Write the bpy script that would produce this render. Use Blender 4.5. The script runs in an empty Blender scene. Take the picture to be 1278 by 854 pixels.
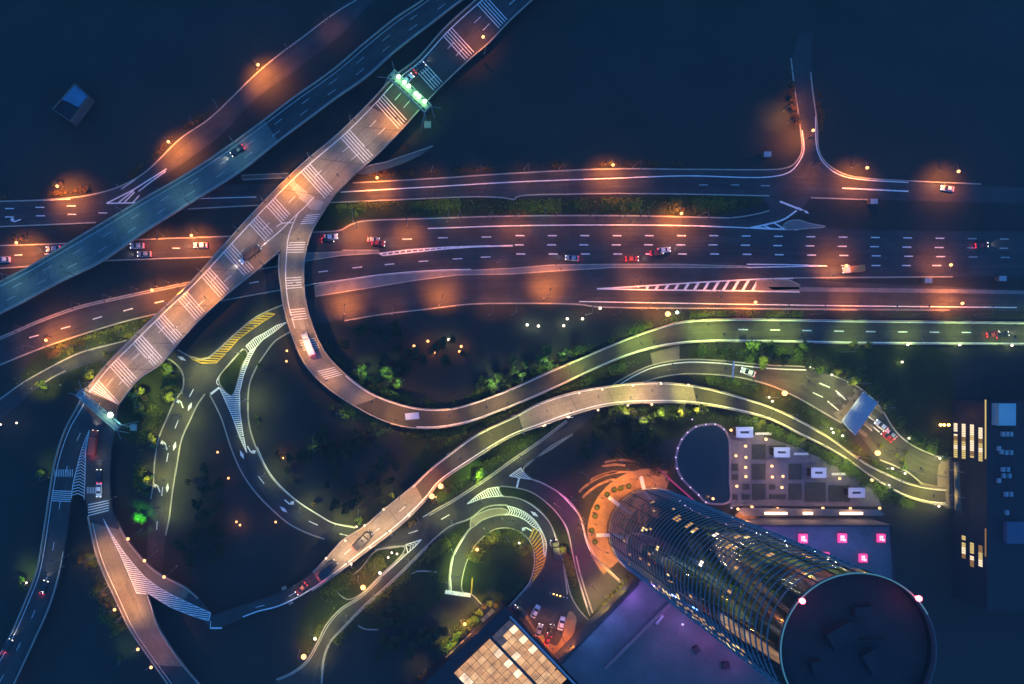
import bpy, math, random
from mathutils import Vector, geometry
R = math.radians
random.seed(7)
sc = bpy.context.scene
COL = sc.collection

# ------------------------------------------------------------------ camera
S, H, NX, NY = 0.30, 300.0, 470.0, 465.0        # metres per photo pixel on the ground, drone height, point straight below it
cam = bpy.data.cameras.new('camera'); camo = bpy.data.objects.new('camera', cam); COL.objects.link(camo)
camo.location = (0, 0, H); camo.rotation_euler = (0, 0, 0)
cam.sensor_width = 36; cam.lens = 36 * 1000 / 1278
cam.shift_x = (639 - NX) / 1278; cam.shift_y = (NY - 427) / 1278
cam.clip_start = 1; cam.clip_end = 6000
sc.camera = camo
# ------------------------------------------------------------------ night sky
AMB = 1.26
w = bpy.data.worlds.new('World'); sc.world = w; w.use_nodes = True
bg = w.node_tree.nodes['Background']; bg.inputs[0].default_value = (0.047, 0.26, 0.82, 1); bg.inputs[1].default_value = AMB
# ------------------------------------------------------------------ exposure
vs = sc.view_settings; vs.view_transform = 'Standard'; vs.look = 'None'; vs.exposure = 0.0; vs.gamma = 1; vs.use_curve_mapping = False
sc.cycles.use_denoising = True
sc.cycles.max_bounces = 4; sc.cycles.diffuse_bounces = 2; sc.cycles.glossy_bounces = 3
sc.cycles.caustics_reflective = False; sc.cycles.caustics_refractive = False
sc.cycles.sample_clamp_indirect = 3
sc.cycles.use_light_tree = True
LP = 2.0                                         # master lamp level

# ------------------------------------------------------------------ materials
MATS = {}
def mat(name, col, rough=0.8, noise=0.0, scale=0.3, metal=0.0, col2=None, emit=None, es=0.0, bump=0.0, fine=0.0, wear=0.0, slab=0.0):
    m = bpy.data.materials.new(name); m.use_nodes = True
    nt = m.node_tree; b = nt.nodes['Principled BSDF']
    b.inputs['Base Color'].default_value = (*col, 1); b.inputs['Roughness'].default_value = rough
    b.inputs['Metallic'].default_value = metal
    if rough > 0.6: b.inputs['Specular IOR Level'].default_value = 0.2
    if noise or col2:
        tc = nt.nodes.new('ShaderNodeTexCoord'); n = nt.nodes.new('ShaderNodeTexNoise')
        n.inputs['Scale'].default_value = scale; n.inputs['Detail'].default_value = 6; n.inputs['Roughness'].default_value = 0.65
        nt.links.new(tc.outputs['Object'], n.inputs['Vector'])
        r = nt.nodes.new('ShaderNodeValToRGB')
        c2 = col2 or tuple(c * (1 - noise) for c in col); c1 = col if col2 else tuple(min(1, c * (1 + noise)) for c in col)
        r.color_ramp.elements[0].position = 0.35; r.color_ramp.elements[1].position = 0.65
        r.color_ramp.elements[0].color = (*c2, 1); r.color_ramp.elements[1].color = (*c1, 1)
        nt.links.new(n.outputs['Fac'], r.inputs['Fac'])
        last = r.outputs['Color']
        if fine:
            n2 = nt.nodes.new('ShaderNodeTexNoise'); n2.inputs['Scale'].default_value = scale * 14; n2.inputs['Detail'].default_value = 3
            nt.links.new(tc.outputs['Object'], n2.inputs['Vector'])
            mr = nt.nodes.new('ShaderNodeMapRange'); mr.inputs['From Min'].default_value = .3; mr.inputs['From Max'].default_value = .7
            mr.inputs['To Min'].default_value = 1 - fine; mr.inputs['To Max'].default_value = 1 + fine
            nt.links.new(n2.outputs['Fac'], mr.inputs['Value'])
            mx = nt.nodes.new('ShaderNodeVectorMath'); mx.operation = 'SCALE'
            nt.links.new(last, mx.inputs[0]); nt.links.new(mr.outputs['Result'], mx.inputs['Scale'])
            last = mx.outputs['Vector']
        if wear or slab:
            # along-the-lane wear and resurfacing slabs: uv is metres along, metres across the road
            mp = nt.nodes.new('ShaderNodeMapping'); mp.inputs['Scale'].default_value = (.022, 1.05, 1); nt.links.new(tc.outputs['UV'], mp.inputs['Vector'])
            n3 = nt.nodes.new('ShaderNodeTexNoise'); n3.inputs['Scale'].default_value = 1; n3.inputs['Detail'].default_value = 5; n3.inputs['Roughness'].default_value = .7; nt.links.new(mp.outputs[0], n3.inputs['Vector'])
            m3 = nt.nodes.new('ShaderNodeMapRange'); m3.inputs['From Min'].default_value = .32; m3.inputs['From Max'].default_value = .68; m3.inputs['To Min'].default_value = 1 - wear; m3.inputs['To Max'].default_value = 1 + wear * .8; nt.links.new(n3.outputs['Fac'], m3.inputs['Value'])
            br = nt.nodes.new('ShaderNodeTexBrick'); br.inputs['Scale'].default_value = 1; br.inputs['Brick Width'].default_value = 17; br.inputs['Row Height'].default_value = 3.7; br.inputs['Mortar Size'].default_value = .05; br.offset = .37
            for k_, v_ in (('Color1', 1 - slab), ('Color2', 1 + slab), ('Mortar', 1 - slab * 1.6)): br.inputs[k_].default_value = (v_, v_, v_, 1)
            nt.links.new(tc.outputs['UV'], br.inputs['Vector'])
            x1 = nt.nodes.new('ShaderNodeVectorMath'); x1.operation = 'SCALE'; nt.links.new(last, x1.inputs[0]); nt.links.new(m3.outputs['Result'], x1.inputs['Scale'])
            x2 = nt.nodes.new('ShaderNodeVectorMath'); x2.operation = 'MULTIPLY'; nt.links.new(x1.outputs[0], x2.inputs[0]); nt.links.new(br.outputs['Color'], x2.inputs[1]); last = x2.outputs[0]
        nt.links.new(last, b.inputs['Base Color'])
    if emit:
        b.inputs['Emission Color'].default_value = (*emit, 1); b.inputs['Emission Strength'].default_value = es
    MATS[name] = m
    return m
GROUND = mat('dark earth and scrub', (.036, .037, .030), .95, col2=(.028, .030, .024), scale=.05)
GRASS = mat('verge grass', (.034, .046, .014), .95, col2=(.020, .028, .010), scale=.22, fine=.35)
ASPH = mat('asphalt', (.056, .054, .052), .85, noise=.18, scale=.12, fine=.12, wear=.28, slab=.09)
ASPHW = mat('worn asphalt', (.066, .062, .050), .85, noise=.14, scale=.15, fine=.15, wear=.28, slab=.09)
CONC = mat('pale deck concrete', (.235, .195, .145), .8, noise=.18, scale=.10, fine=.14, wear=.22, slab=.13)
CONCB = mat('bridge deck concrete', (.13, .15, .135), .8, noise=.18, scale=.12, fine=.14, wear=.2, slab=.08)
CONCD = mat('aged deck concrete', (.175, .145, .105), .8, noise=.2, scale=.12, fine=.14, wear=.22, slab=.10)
WALLC = mat('parapet concrete', (.34, .30, .24), .8, noise=.14, scale=.4)
KERB = mat('kerb stone', (.36, .33, .26), .8, noise=.15, scale=.4)
PAVE = mat('paving', (.17, .165, .16), .85, noise=.12, scale=.4, fine=.2)
PAVED = mat('dark paving', (.105, .105, .11), .85, noise=.15, scale=.5, fine=.2)
PAINT = mat('white road paint', (.78, .76, .72), .7, noise=.14, scale=.9, fine=.2)
FAINT = mat('faint road paint', (.42, .41, .38), .75, noise=.22, scale=.9, fine=.25)  # white paint toned down so that lines in the dark look unlit
YEL = mat('yellow road paint', (.55, .33, .04), .7, noise=.15, scale=.9)
JOINT = mat('bitumen joint', (.05, .05, .05), .9)
STEEL = mat('galvanised steel', (.22, .23, .24), .45, metal=.6)
TRUSS = mat('painted gantry steel', (.17, .24, .26), .5)
DARK = mat('dark metal', (.03, .03, .035), .5)
RUB = mat('rubber', (.02, .02, .02), .9)
BARK = mat('bark', (.09, .065, .045), .9)
LEAFG = mat('green leaves', (.10, .15, .03), .8, col2=(.045, .08, .016), scale=1.1)
LEAFY = mat('yellow green leaves', (.17, .17, .025), .8, col2=(.08, .10, .018), scale=1.1)
LEAFO = mat('dry brown leaves', (.13, .08, .025), .8, col2=(.07, .05, .02), scale=1.1)  # leaf tone browner than the green ones
ROOFD = mat('dark roof membrane', (.030, .031, .032), .85, noise=.10, scale=.25, fine=.12)
ROOFP = mat('podium roof paving', (.11, .11, .115), .8, noise=.14, scale=.12, fine=.15)
ROOFB = mat('pale metal roof', (.30, .34, .36), .5, noise=.06, scale=.3)
WALLD = mat('dark wall cladding', (.028, .03, .034), .7, noise=.1, scale=.4)
GLASS = mat('mirror facade glass', (.42, .42, .40), .07, metal=1.0)
CGLASS = mat('car glass', (.02, .025, .03), .1)
WATER = mat('pool water', (.012, .018, .022), .12)
WHITE = mat('white painted panel', (.55, .56, .58), .6, noise=.05, scale=1)
def glow(name, c, s): return mat(name, (.05, .05, .05), .6, emit=c, es=s)
OR, WM, GY, GW, CY, PK, PU, WH = (1, .26, .03), (1, .66, .42), (.80, .92, .32), (.55, 1, .5), (.45, .85, 1), (1, .12, .55), (.42, .24, 1), (1, .9, .85)
E_OR = glow('sodium lens', (1, .46, .16), 3.4); E_WH = glow('white lens', (1, .80, .62), 3.5); E_GW = glow('green white lens', (.7, 1, .62), 7)
E_SM = glow('small warm lens', (1, .62, .36), 2.2); E_PK = glow('violet string lens', (.8, .62, 1), 1.3)
E_RED = glow('red beacon', (1, .05, .08), 30); E_HEAD = glow('headlight', (1, .93, .85), 4); E_TAIL = glow('tail light', (1, .03, .06), 4)
E_AMB = glow('amber light', (1, .5, .1), 12)
LEAFD = mat('dark leaves', (.050, .065, .026), .85, col2=(.026, .036, .015), scale=1.1)
E_WIN = glow('yellow pane glow', (1, .72, .28), 1.5); E_WIN2 = glow('white pane glow', (1, .80, .62), 2.4); E_WIN3 = glow('amber pane glow', (1, .50, .14), .75)
E_PINK = glow('pink skylight', (1, .06, .34), 1.2); E_PINKW = glow('pink white skylight', (1, .62, .85), 1.7)

HZM = bpy.data.materials.new('veil haze'); HZM.use_nodes = True; _nt = HZM.node_tree; _nt.nodes.remove(_nt.nodes['Principled BSDF'])
_v = _nt.nodes.new('ShaderNodeVolumePrincipled'); _v.inputs['Density'].default_value = .00036; _v.inputs['Anisotropy'].default_value = .2; _nt.links.new(_v.outputs[0], _nt.nodes['Material Output'].inputs['Volume'])
# ------------------------------------------------------------------ geometry helpers
def W(px, py, z=0.0):
    k = S * (H - z) / H
    return Vector(((px - NX) * k, (NY - py) * k, z))
def cr(pts, n=10, closed=False):
    P = [Vector(p) for p in pts]; m = len(P)
    if m < 3: 
        return [P[0].lerp(P[1], i / n) for i in range(n + 1)]
    out = []
    rng = range(m if closed else m - 1)
    for i in rng:
        if closed: p0, p1, p2, p3 = P[i - 1], P[i], P[(i + 1) % m], P[(i + 2) % m]
        else:
            p1, p2 = P[i], P[i + 1]; p0 = P[i - 1] if i else p1 * 2 - p2; p3 = P[i + 2] if i + 2 < m else p2 * 2 - p1
        # centripetal parameterisation keeps the curve free of overshoot
        d1, d2, d3 = max((p1 - p0).length, 1e-3) ** .5, max((p2 - p1).length, 1e-3) ** .5, max((p3 - p2).length, 1e-3) ** .5
        t1, t2, t3 = d1, d1 + d2, d1 + d2 + d3
        for k in range(n):
            t = t1 + (t2 - t1) * k / n
            A1 = p0 * ((t1 - t) / t1) + p1 * (t / t1); A2 = p1 * ((t2 - t) / d2) + p2 * ((t - t1) / d2); A3 = p2 * ((t3 - t) / d3) + p3 * ((t - t2) / d3)
            B1 = A1 * ((t2 - t) / t2) + A2 * (t / t2); B2 = A2 * ((t3 - t) / (t3 - t1)) + A3 * ((t - t1) / (t3 - t1))
            out.append(B1 * ((t2 - t) / d2) + B2 * ((t - t1) / d2))
    if not closed: out.append(P[-1])
    return out
def resample(P, n):
    L = [0]
    for a, b in zip(P, P[1:]): L.append(L[-1] + (b - a).length)
    out = []; j = 0
    for i in range(n + 1):
        s = L[-1] * i / n
        while j < len(P) - 2 and L[j + 1] < s: j += 1
        d = L[j + 1] - L[j]
        out.append(P[j].lerp(P[j + 1], 0 if d == 0 else min(1, (s - L[j]) / d)))
    return out
def obj(name, V, F, m, parent=None, kind=None, smooth=False, label=None, uv=None):
    me = bpy.data.meshes.new(name); me.from_pydata([tuple(v) for v in V], [], F); me.materials.append(m)
    if smooth: me.polygons.foreach_set('use_smooth', [True] * len(me.polygons))
    if uv:
        ul = me.uv_layers.new(name='UVMap'); ul.data.foreach_set('uv', [c for lp in me.loops for c in uv[lp.vertex_index]])
    me.update()
    o = bpy.data.objects.new(name, me); COL.objects.link(o)
    if parent: o.parent = parent
    if kind: o['kind'] = kind
    if label: o['label'] = label
    return o
def inst(name, me, parent=None, loc=None, rot=None, scl=None):
    o = bpy.data.objects.new(name, me); COL.objects.link(o)
    if parent: o.parent = parent
    if loc is not None: o.location = loc
    if rot is not None: o.rotation_euler = rot
    if scl is not None: o.scale = scl
    return o
def thing(name, label, cat, loc=(0, 0, 0), rz=0, group=None):
    o = bpy.data.objects.new(name, None); o.empty_display_size = .5; COL.objects.link(o)
    o.location = loc; o.rotation_euler = (0, 0, rz); o['label'] = label; o['category'] = cat
    if group: o['group'] = group
    return o
class MB:
    def __init__(s): s.V, s.F = [], []
    def add(s, V, F):
        n = len(s.V); s.V += [Vector(v) for v in V]; s.F += [tuple(i + n for i in f) for f in F]; return s
    def box(s, c, d, rz=0, taper=1.0):
        cx, cy, cz = c; dx, dy, dz = d[0] / 2, d[1] / 2, d[2] / 2; ca, sa = math.cos(rz), math.sin(rz); V = []
        for z in (-dz, dz):
            t = taper if z > 0 else 1
            for x, y in ((-dx, -dy), (dx, -dy), (dx, dy), (-dx, dy)):
                x, y = x * t, y * t; V.append((cx + x * ca - y * sa, cy + x * sa + y * ca, cz + z))
        return s.add(V, [(3, 2, 1, 0), (4, 5, 6, 7), (0, 1, 5, 4), (1, 2, 6, 5), (2, 3, 7, 6), (3, 0, 4, 7)])
    def tube(s, a, b, r0, r1=None, n=8):
        a, b = Vector(a), Vector(b); r1 = r0 if r1 is None else r1
        d = (b - a).normalized(); u = d.orthogonal().normalized(); v = d.cross(u); V = []
        for p, r in ((a, r0), (b, r1)):
            for i in range(n):
                t = 2 * math.pi * i / n; V.append(p + (u * math.cos(t) + v * math.sin(t)) * r)
        return s.add(V, [(i, (i + 1) % n, n + (i + 1) % n, n + i) for i in range(n)] + [tuple(range(n - 1, -1, -1)), tuple(range(n, 2 * n))])
    def ball(s, c, r, n=10, m=6, sz=1.0):
        V = []; F = []
        for j in range(m + 1):
            ph = math.pi * j / m
            for i in range(n):
                t = 2 * math.pi * i / n; V.append((c[0] + r * math.sin(ph) * math.cos(t), c[1] + r * math.sin(ph) * math.sin(t), c[2] + r * sz * math.cos(ph)))
        for j in range(m):
            for i in range(n): F.append((j * n + i, (j + 1) * n + i, (j + 1) * n + (i + 1) % n, j * n + (i + 1) % n))
        return s.add(V, F)
    def prism(s, pts, z0, z1):
        """pts: world xy, any simple polygon"""
        P = [Vector((p[0], p[1])) for p in pts]; n = len(P)
        ar = sum(P[i].x * P[(i + 1) % n].y - P[(i + 1) % n].x * P[i].y for i in range(n))
        if ar < 0: P.reverse()
        tri = geometry.tessellate_polygon([[Vector((p.x, p.y, 0)) for p in P]])
        V = [(p.x, p.y, z0) for p in P] + [(p.x, p.y, z1) for p in P]; F = []
        for t in tri:
            a, b, c = (P[i] for i in t)
            if (b - a).cross(c - a) < 0: t = (t[0], t[2], t[1])
            F.append(tuple(i + n for i in t)); F.append((t[2], t[1], t[0]))
        for i in range(n): j = (i + 1) % n; F.append((i, j, n + j, n + i))
        return s.add(V, F)
    def sheet(s, pts, z):
        P = [Vector((p[0], p[1])) for p in pts]
        tri = geometry.tessellate_polygon([[Vector((p.x, p.y, 0)) for p in P]]); F = []
        for t in tri:
            a, b, c = (P[i] for i in t)
            F.append(t if (b - a).cross(c - a) > 0 else (t[0], t[2], t[1]))
        return s.add([(p.x, p.y, z) for p in P], F)
    def strip(s, P, wd, h=0.0):
        """world polyline P (its z is the base); flat line if h == 0 else a wall"""
        n = len(P); L = []; Rr = []
        for i, p in enumerate(P):
            d = (P[min(i + 1, n - 1)] - P[max(i - 1, 0)]); d = Vector((d.x, d.y, 0))
            d = d.normalized() if d.length > 1e-6 else Vector((1, 0, 0)); q = Vector((-d.y, d.x, 0)) * (wd / 2)
            L.append(p + q); Rr.append(p - q)
        if not h:
            return s.add(L + Rr, [(n + i, n + i + 1, i + 1, i) for i in range(n - 1)])
        up = Vector((0, 0, h)); V = L + Rr + [v + up for v in L] + [v + up for v in Rr]; F = []
        for i in range(n - 1):
            F += [(3 * n + i, 3 * n + i + 1, 2 * n + i + 1, 2 * n + i), (i, 2 * n + i, 2 * n + i + 1, i + 1), (n + i, n + i + 1, 3 * n + i + 1, 3 * n + i)]
        F += [(0, n, 3 * n, 2 * n), (n - 1, 3 * n - 1, 4 * n - 1, 2 * n - 1)][:1] + [(n - 1, 3 * n - 1, 4 * n - 1, 2 * n - 1)]
        return s.add(V, F)
    def build(s, name, m, parent=None, kind=None, smooth=False, label=None): return obj(name, s.V, s.F, m, parent, kind, smooth, label, getattr(s, 'uv', None))
    def mesh(s, name, m, smooth=False):
        me = bpy.data.meshes.new(name); me.from_pydata([tuple(v) for v in s.V], [], s.F); me.materials.append(m)
        if smooth: me.polygons.foreach_set('use_smooth', [True] * len(me.polygons))
        me.update(); return me
class Rib:
    """a road: two edges traced on the ground plan, height z along it"""
    def __init__(s, left, right, z=0.0, n=160):
        s.n = n; s.L = resample(cr([(*p, 0) for p in left]), n); s.Rt = resample(cr([(*p, 0) for p in right]), n); s.z = z
    def zz(s, t):
        if not isinstance(s.z, (list, tuple)): return s.z
        for (t0, z0), (t1, z1) in zip(s.z, s.z[1:]):
            if t <= t1: 
                f = max(0, (t - t0) / (t1 - t0)); f = f * f * (3 - 2 * f); return z0 + (z1 - z0) * f
        return s.z[-1][1]
    def pt(s, t, u, dz=0.0):
        x = max(0, min(1, t)) * s.n; i = min(int(x), s.n - 1); f = x - i
        a = s.L[i].lerp(s.L[i + 1], f); b = s.Rt[i].lerp(s.Rt[i + 1], f); p = a.lerp(b, u)
        z = s.zz(t); q = W(p.x, p.y, z); q.z = z + dz; return q
    def path(s, u, t0=0, t1=1, dz=0.0, off=0.0):
        k = max(2, int((t1 - t0) * s.n)); return [s.pt(t0 + (t1 - t0) * i / k, u, dz) for i in range(k + 1)]
    def surf(s, t0=0, t1=1, dz=0.0, thick=0.0, mb=None, u0=0, u1=1):
        mb = mb or MB(); a = s.path(u0, t0, t1, dz); b = s.path(u1, t0, t1, dz); n = len(a)
        V = a + b; F = [(n + i, n + i + 1, i + 1, i) for i in range(n - 1)]
        if thick:
            dn = Vector((0, 0, -thick)); V = V + [v + dn for v in a] + [v + dn for v in b]
            for i in range(n - 1): F += [(i, i + 1, 2 * n + i + 1, 2 * n + i), (n + i + 1, n + i, 3 * n + i, 3 * n + i + 1), (2 * n + i, 2 * n + i + 1, 3 * n + i + 1, 3 * n + i)]
            F += [(0, 2 * n, 3 * n, n), (n - 1, 2 * n - 1, 4 * n - 1, 3 * n - 1)]
        Ls = [0]
        for p, q in zip(a, a[1:]): Ls.append(Ls[-1] + (q - p).length)
        wa, wb = 0, (a[n // 2] - b[n // 2]).length; U = [(x, wa) for x in Ls] + [(x, wb) for x in Ls]; mb.uv = U * (2 if thick else 1)
        return mb.add(V, F)
    def locate(s, px, py):
        best = min(range(s.n + 1), key=lambda i: (s.L[i].lerp(s.Rt[i], .5) - Vector((px, py, 0))).length); return best / s.n
    def length(s):
        P = s.path(.5); return sum((b - a).length for a, b in zip(P, P[1:]))
    def dashes(s, u, gap, ln, wd, dz, mb, t0=0, t1=1, ph=0.0):
        Lm = s.length(); x = t0 * Lm + ph
        while x + ln < t1 * Lm:
            mb.strip([s.pt((x + ln * k / 2) / Lm, u, dz) for k in range(3)], wd); x += gap
    def across(s, t, u0, u1, wd, dz, mb, skew=0.0):
        a = s.pt(t, u0, dz); b = s.pt(t + skew, u1, dz); mb.strip([a, a.lerp(b, .5), b], wd)
_pz = [0]
def pz(base=0.085):
    _pz[0] = (_pz[0] + 1) % 40; return base + _pz[0] * 0.0007
def hatch(mb, poly, ang, gap, wd, z, zc=None):
    """stripes clipped to a polygon; poly in photo pixels, gap and width in pixels, laid at height z"""
    n = len(poly); ca, sa = math.cos(R(ang)), math.sin(R(ang))
    proj = [(-sa * x + ca * y) for x, y in poly]; c = min(proj) + gap * .5
    while c < max(proj):
        hits = []
        for i in range(n):
            (x0, y0), (x1, y1) = poly[i], poly[(i + 1) % n]; a, b = -sa * x0 + ca * y0 - c, -sa * x1 + ca * y1 - c
            if (a < 0) != (b < 0):
                f = a / (a - b); x, y = x0 + (x1 - x0) * f, y0 + (y1 - y0) * f; hits.append(ca * x + sa * y)
        hits.sort()
        for h0, h1 in zip(hits[::2], hits[1::2]):
            if h1 - h0 > .8:
                p = [(ca * h - sa * c, sa * h + ca * c) for h in (h0, (h0 + h1) / 2, h1)]
                mb.strip([W(*q, zc or 0) + Vector((0, 0, z)) for q in p], wd * S)
        c += gap
def wp(pts, z=0.0, dz=0.0, n=8, closed=False):
    """smoothed photo-pixel path to world points at height z (+dz)"""
    return [W(p.x, p.y, z) + Vector((0, 0, dz)) for p in cr([(*q, 0) for q in pts], n, closed)]
def sp(pts, n=4): return [(p.x, p.y) for p in cr([(*q, 0) for q in pts], n, True)]
def wxy(pts, z=0.0): return [tuple(W(x, y, z))[:2] for x, y in pts]
ORD = 'first second third fourth fifth sixth seventh eighth ninth tenth eleventh twelfth thirteenth fourteenth fifteenth sixteenth seventeenth eighteenth nineteenth twentieth'.split()
ORD += ['twenty ' + o for o in ORD[:9]] + ['thirtieth'] + ['thirty ' + o for o in ORD[:9]]
def ordinal(i, n):
    if n == 1: return 'the only one'
    if i == 0: return 'leftmost'
    if i == n - 1: return 'rightmost'
    return ORD[i] + ' from left'
# ================================================================== THE SETTING: ground and roads at grade
MB().sheet([(-1500, -1500), (1500, -1500), (1500, 1500), (-1500, 1500)], 0).build('ground', GROUND, kind='structure')
def verge(pts, z=.02, smooth=True, m=GRASS, name='grass', kind='stuff'):
    P = sp(pts) if smooth else pts
    return MB().sheet(wxy(P), z).build(name, m, kind=kind)
_vz = [.012]
for pts in (
    [(380, 256), (480, 251), (583, 247), (660, 250), (815, 245), (960, 247), (905, 268), (790, 267), (640, 267), (503, 271), (450, 273), (425, 285), (385, 289)],
    [(62, 431), (150, 404), (195, 393), (190, 404), (160, 424), (135, 429), (100, 438), (68, 455), (30, 476), (26, 470)],
    [(40, 492), (70, 474), (100, 458), (150, 445), (120, 470), (90, 490), (55, 500)],
    [(180, 470), (205, 452), (222, 462), (226, 488), (212, 510), (195, 540), (175, 555), (150, 540), (155, 505)],
    [(560, 560), (640, 545), (700, 520), (690, 535), (660, 556), (610, 590), (560, 620), (545, 628), (535, 618)],
    [(500, 540), (640, 502), (740, 462), (780, 447), (780, 462), (740, 482), (660, 508), (600, 535), (560, 562), (530, 590)],
    [(740, 520), (820, 505), (920, 516), (990, 545), (1060, 580), (1130, 625), (1100, 625), (1050, 600), (980, 560), (940, 548), (880, 545), (800, 550), (740, 545)],
    [(856, 440), (960, 434), (1090, 434), (1180, 440), (1190, 520), (1185, 570), (1140, 555), (1115, 530), (1095, 505), (1045, 472), (1010, 458), (930, 455), (860, 448)],
    [(870, 472), (960, 482), (1030, 520), (1100, 580), (1140, 600), (1110, 592), (1030, 545), (960, 507), (905, 490)],
    [(440, 760), (480, 735), (533, 690), (560, 665), (585, 650), (575, 676), (560, 705), (556, 740), (540, 760), (500, 780), (440, 790), (415, 800)],
    [(400, 733), (440, 712), (468, 690), (505, 684), (500, 693), (448, 743), (420, 762), (395, 798), (380, 820), (370, 790)],
): verge(pts, _vz[0]); _vz[0] += .0007
RZ = [.034]
def road(name, left, right, m=ASPH, z=None):
    RZ[0] += .0021
    r = Rib(left, right, 0.0); r.surf(dz=RZ[0]).build(name, m, kind='structure'); return r
A = road('road', [(520, -55), (434, 0), (418, 17.5), (378, 47.6), (342, 74), (320, 93), (261, 150), (225, 174), (184, 214), (143, 236), (88, 247)],
         [(560, -50), (468, 0), (430, 40), (380, 80), (350, 101), (321, 122), (272, 172), (236, 198), (207, 218), (174, 240), (134, 256)])
F1 = road('road', [(-80, 250), (0, 250), (88, 246), (143, 238), (250, 231), (350, 230), (440, 228), (545, 222.8), (640, 217), (765, 211), (855, 212), (985, 213), (1030, 214), (1058, 221.5), (1083, 225), (1133, 228), (1224, 232), (1400, 238)],
          [(-80, 287), (0, 283), (120, 278), (235, 263), (320, 257), (413, 253), (495, 249.6), (583, 246), (640, 247), (715, 243), (815, 242), (960, 244.6), (1012, 246), (1083, 249), (1400, 258)])
F2 = road('road', [(-80, 309), (0, 306.7), (90, 303.7), (180, 299), (288, 295), (392, 290), (425, 287.4), (450, 277), (503, 274), (640, 270), (790, 270), (855, 271), (912, 272), (960, 277), (1056, 286), (1400, 289)],
          [(-80, 338), (0, 335), (42, 332), (125, 326), (185, 323.5), (263, 321), (320, 319), (381, 316), (426, 313), (474, 314), (560, 311), (640, 310), (900, 310), (1400, 310)])
F3 = road('road', [(-80, 445), (0, 421), (50, 399.5), (100, 382), (150, 370.6), (233, 353), (300, 341), (381, 327), (474, 317), (560, 309), (640, 306), (900, 304), (1400, 306)],
          [(-80, 485), (0, 455.6), (37, 440.5), (65, 430), (150, 403), (195, 392), (290, 373), (388, 354), (428, 349), (478, 342), (545, 337), (588, 336), (640, 333.5), (690, 330), (765, 329), (848, 329), (932, 333), (990, 347), (1188, 346), (1400, 347)])
F5 = road('road', [(262, 440), (300, 410), (352, 381.5), (400, 370), (448, 362), (520, 350.6), (570, 344), (640, 343), (690, 339.5), (765, 335), (848, 335), (932, 334), (990, 347), (1188, 358), (1400, 368)],
          [(311, 470), (330, 443), (362, 415), (395, 404.5), (430, 398.7), (470, 392), (533, 384.4), (583, 378.5), (640, 378.5), (745, 383), (960, 385), (1071, 386), (1400, 390)])
G = road('road', [(998, 40), (989, 73), (994, 114), (998, 140), (1001, 163), (1002.6, 188), (995, 204), (983, 214), (972, 219)],
         [(1016, 40), (1012, 90), (1013.6, 113), (1017.6, 155), (1019.4, 186), (1026, 201), (1040, 214), (1060, 222)])
G2 = road('slip road', [(950, 246), (960, 262), (940, 272), (915, 279)], [(1012, 246), (1000, 263), (978, 275), (950, 285)])
K = road('slip road', [(-60, 530), (0, 497), (32, 474), (68, 455.6), (100, 439), (135, 429), (160, 424)], [(-60, 560), (0, 524), (47, 484), (80, 467), (110, 455), (140, 448), (165, 443)])
L = road('road', [(222, 460), (229, 476), (227, 488), (218, 500.7), (209, 520.7), (198, 548), (193, 578), (191.7, 603), (188, 623), (186, 650), (182, 720)],
         [(268, 478), (256, 492), (246, 506), (238, 523), (226, 553), (220.5, 583), (215.5, 613.5), (211, 648), (206.8, 668), (200, 730)], ASPHW)
M = road('ramp road', [(250, 470), (262, 493), (275.7, 520.7), (288, 558), (300.8, 588), (320, 616), (345, 641), (362, 655), (385, 666), (420, 677), (468, 686), (500, 686), (525, 675)],
         [(325, 448), (311, 480), (310.8, 528), (320, 557), (332.5, 583), (345, 601), (370, 623.5), (397.7, 641), (415, 651), (443, 656), (490, 662), (515, 655), (533, 642)])
RR = road('road', [(300, 905), (330, 868), (345, 848), (365, 839), (382, 825), (397, 800), (408, 780), (425, 760), (448, 745), (475, 720), (505, 691), (520, 672), (533, 642), (570, 621), (608, 596), (640, 573), (672, 551), (707, 524.5), (768, 482), (790, 468), (815, 457), (853, 450.6), (890, 451), (960, 458), (1010, 460.6), (1045, 473), (1076, 488), (1096, 508), (1118, 541), (1138, 558), (1173, 573), (1199, 576)],
          [(405, 905), (401, 850), (404, 820), (412.7, 800), (428, 783), (455, 755), (480, 733), (508, 706), (533, 681), (560, 657.5), (588, 641), (615, 615), (652, 584.6), (690, 558), (715, 541), (765, 500), (800, 477), (828, 469), (858, 465.6), (915, 469), (958, 479), (990, 493), (1033, 517), (1050, 527), (1073, 544), (1098, 573), (1133, 590), (1151, 603.5), (1175, 606), (1199, 608)], ASPHW)
def patch(name, pts, m, z, smooth=False, kind='structure'):
    return MB().sheet(wxy(sp(pts) if smooth else pts), z).build(name, m, kind=kind)
RZ[0] += .002
patch('pavement', [(811.5, 441), (848, 431), (848, 449), (832, 452), (815, 456.5)], CONC, RZ[0])
RZ[0] += .002
patch('junction paving', sp([(205, 448), (222, 437), (236, 446), (256, 452)], 1)[:0] or [(205, 449), (218, 434), (236, 446), (256, 453), (275, 447), (300, 412), (330, 398), (342, 428), (325, 445), (311, 470), (311, 528), (290, 560), (276, 521), (262, 493), (255, 492), (244, 508), (228, 500), (229, 471), (220, 456)], ASPH, RZ[0])
RZ[0] += .002
patch('ramp junction paving', [(535, 643), (570, 621), (608, 596), (640, 574), (655, 588), (675, 602), (697, 615), (712, 630), (725, 648), (731, 670), (739, 690), (773, 724), (743, 778), (716, 800), (708, 838), (640, 768), (600, 768), (588, 743), (556, 739), (560, 718), (563, 705), (567, 692), (576, 676), (587, 660), (587, 648), (563, 661), (533, 681)], ASPH, RZ[0])
RZ[0] += .002
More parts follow.
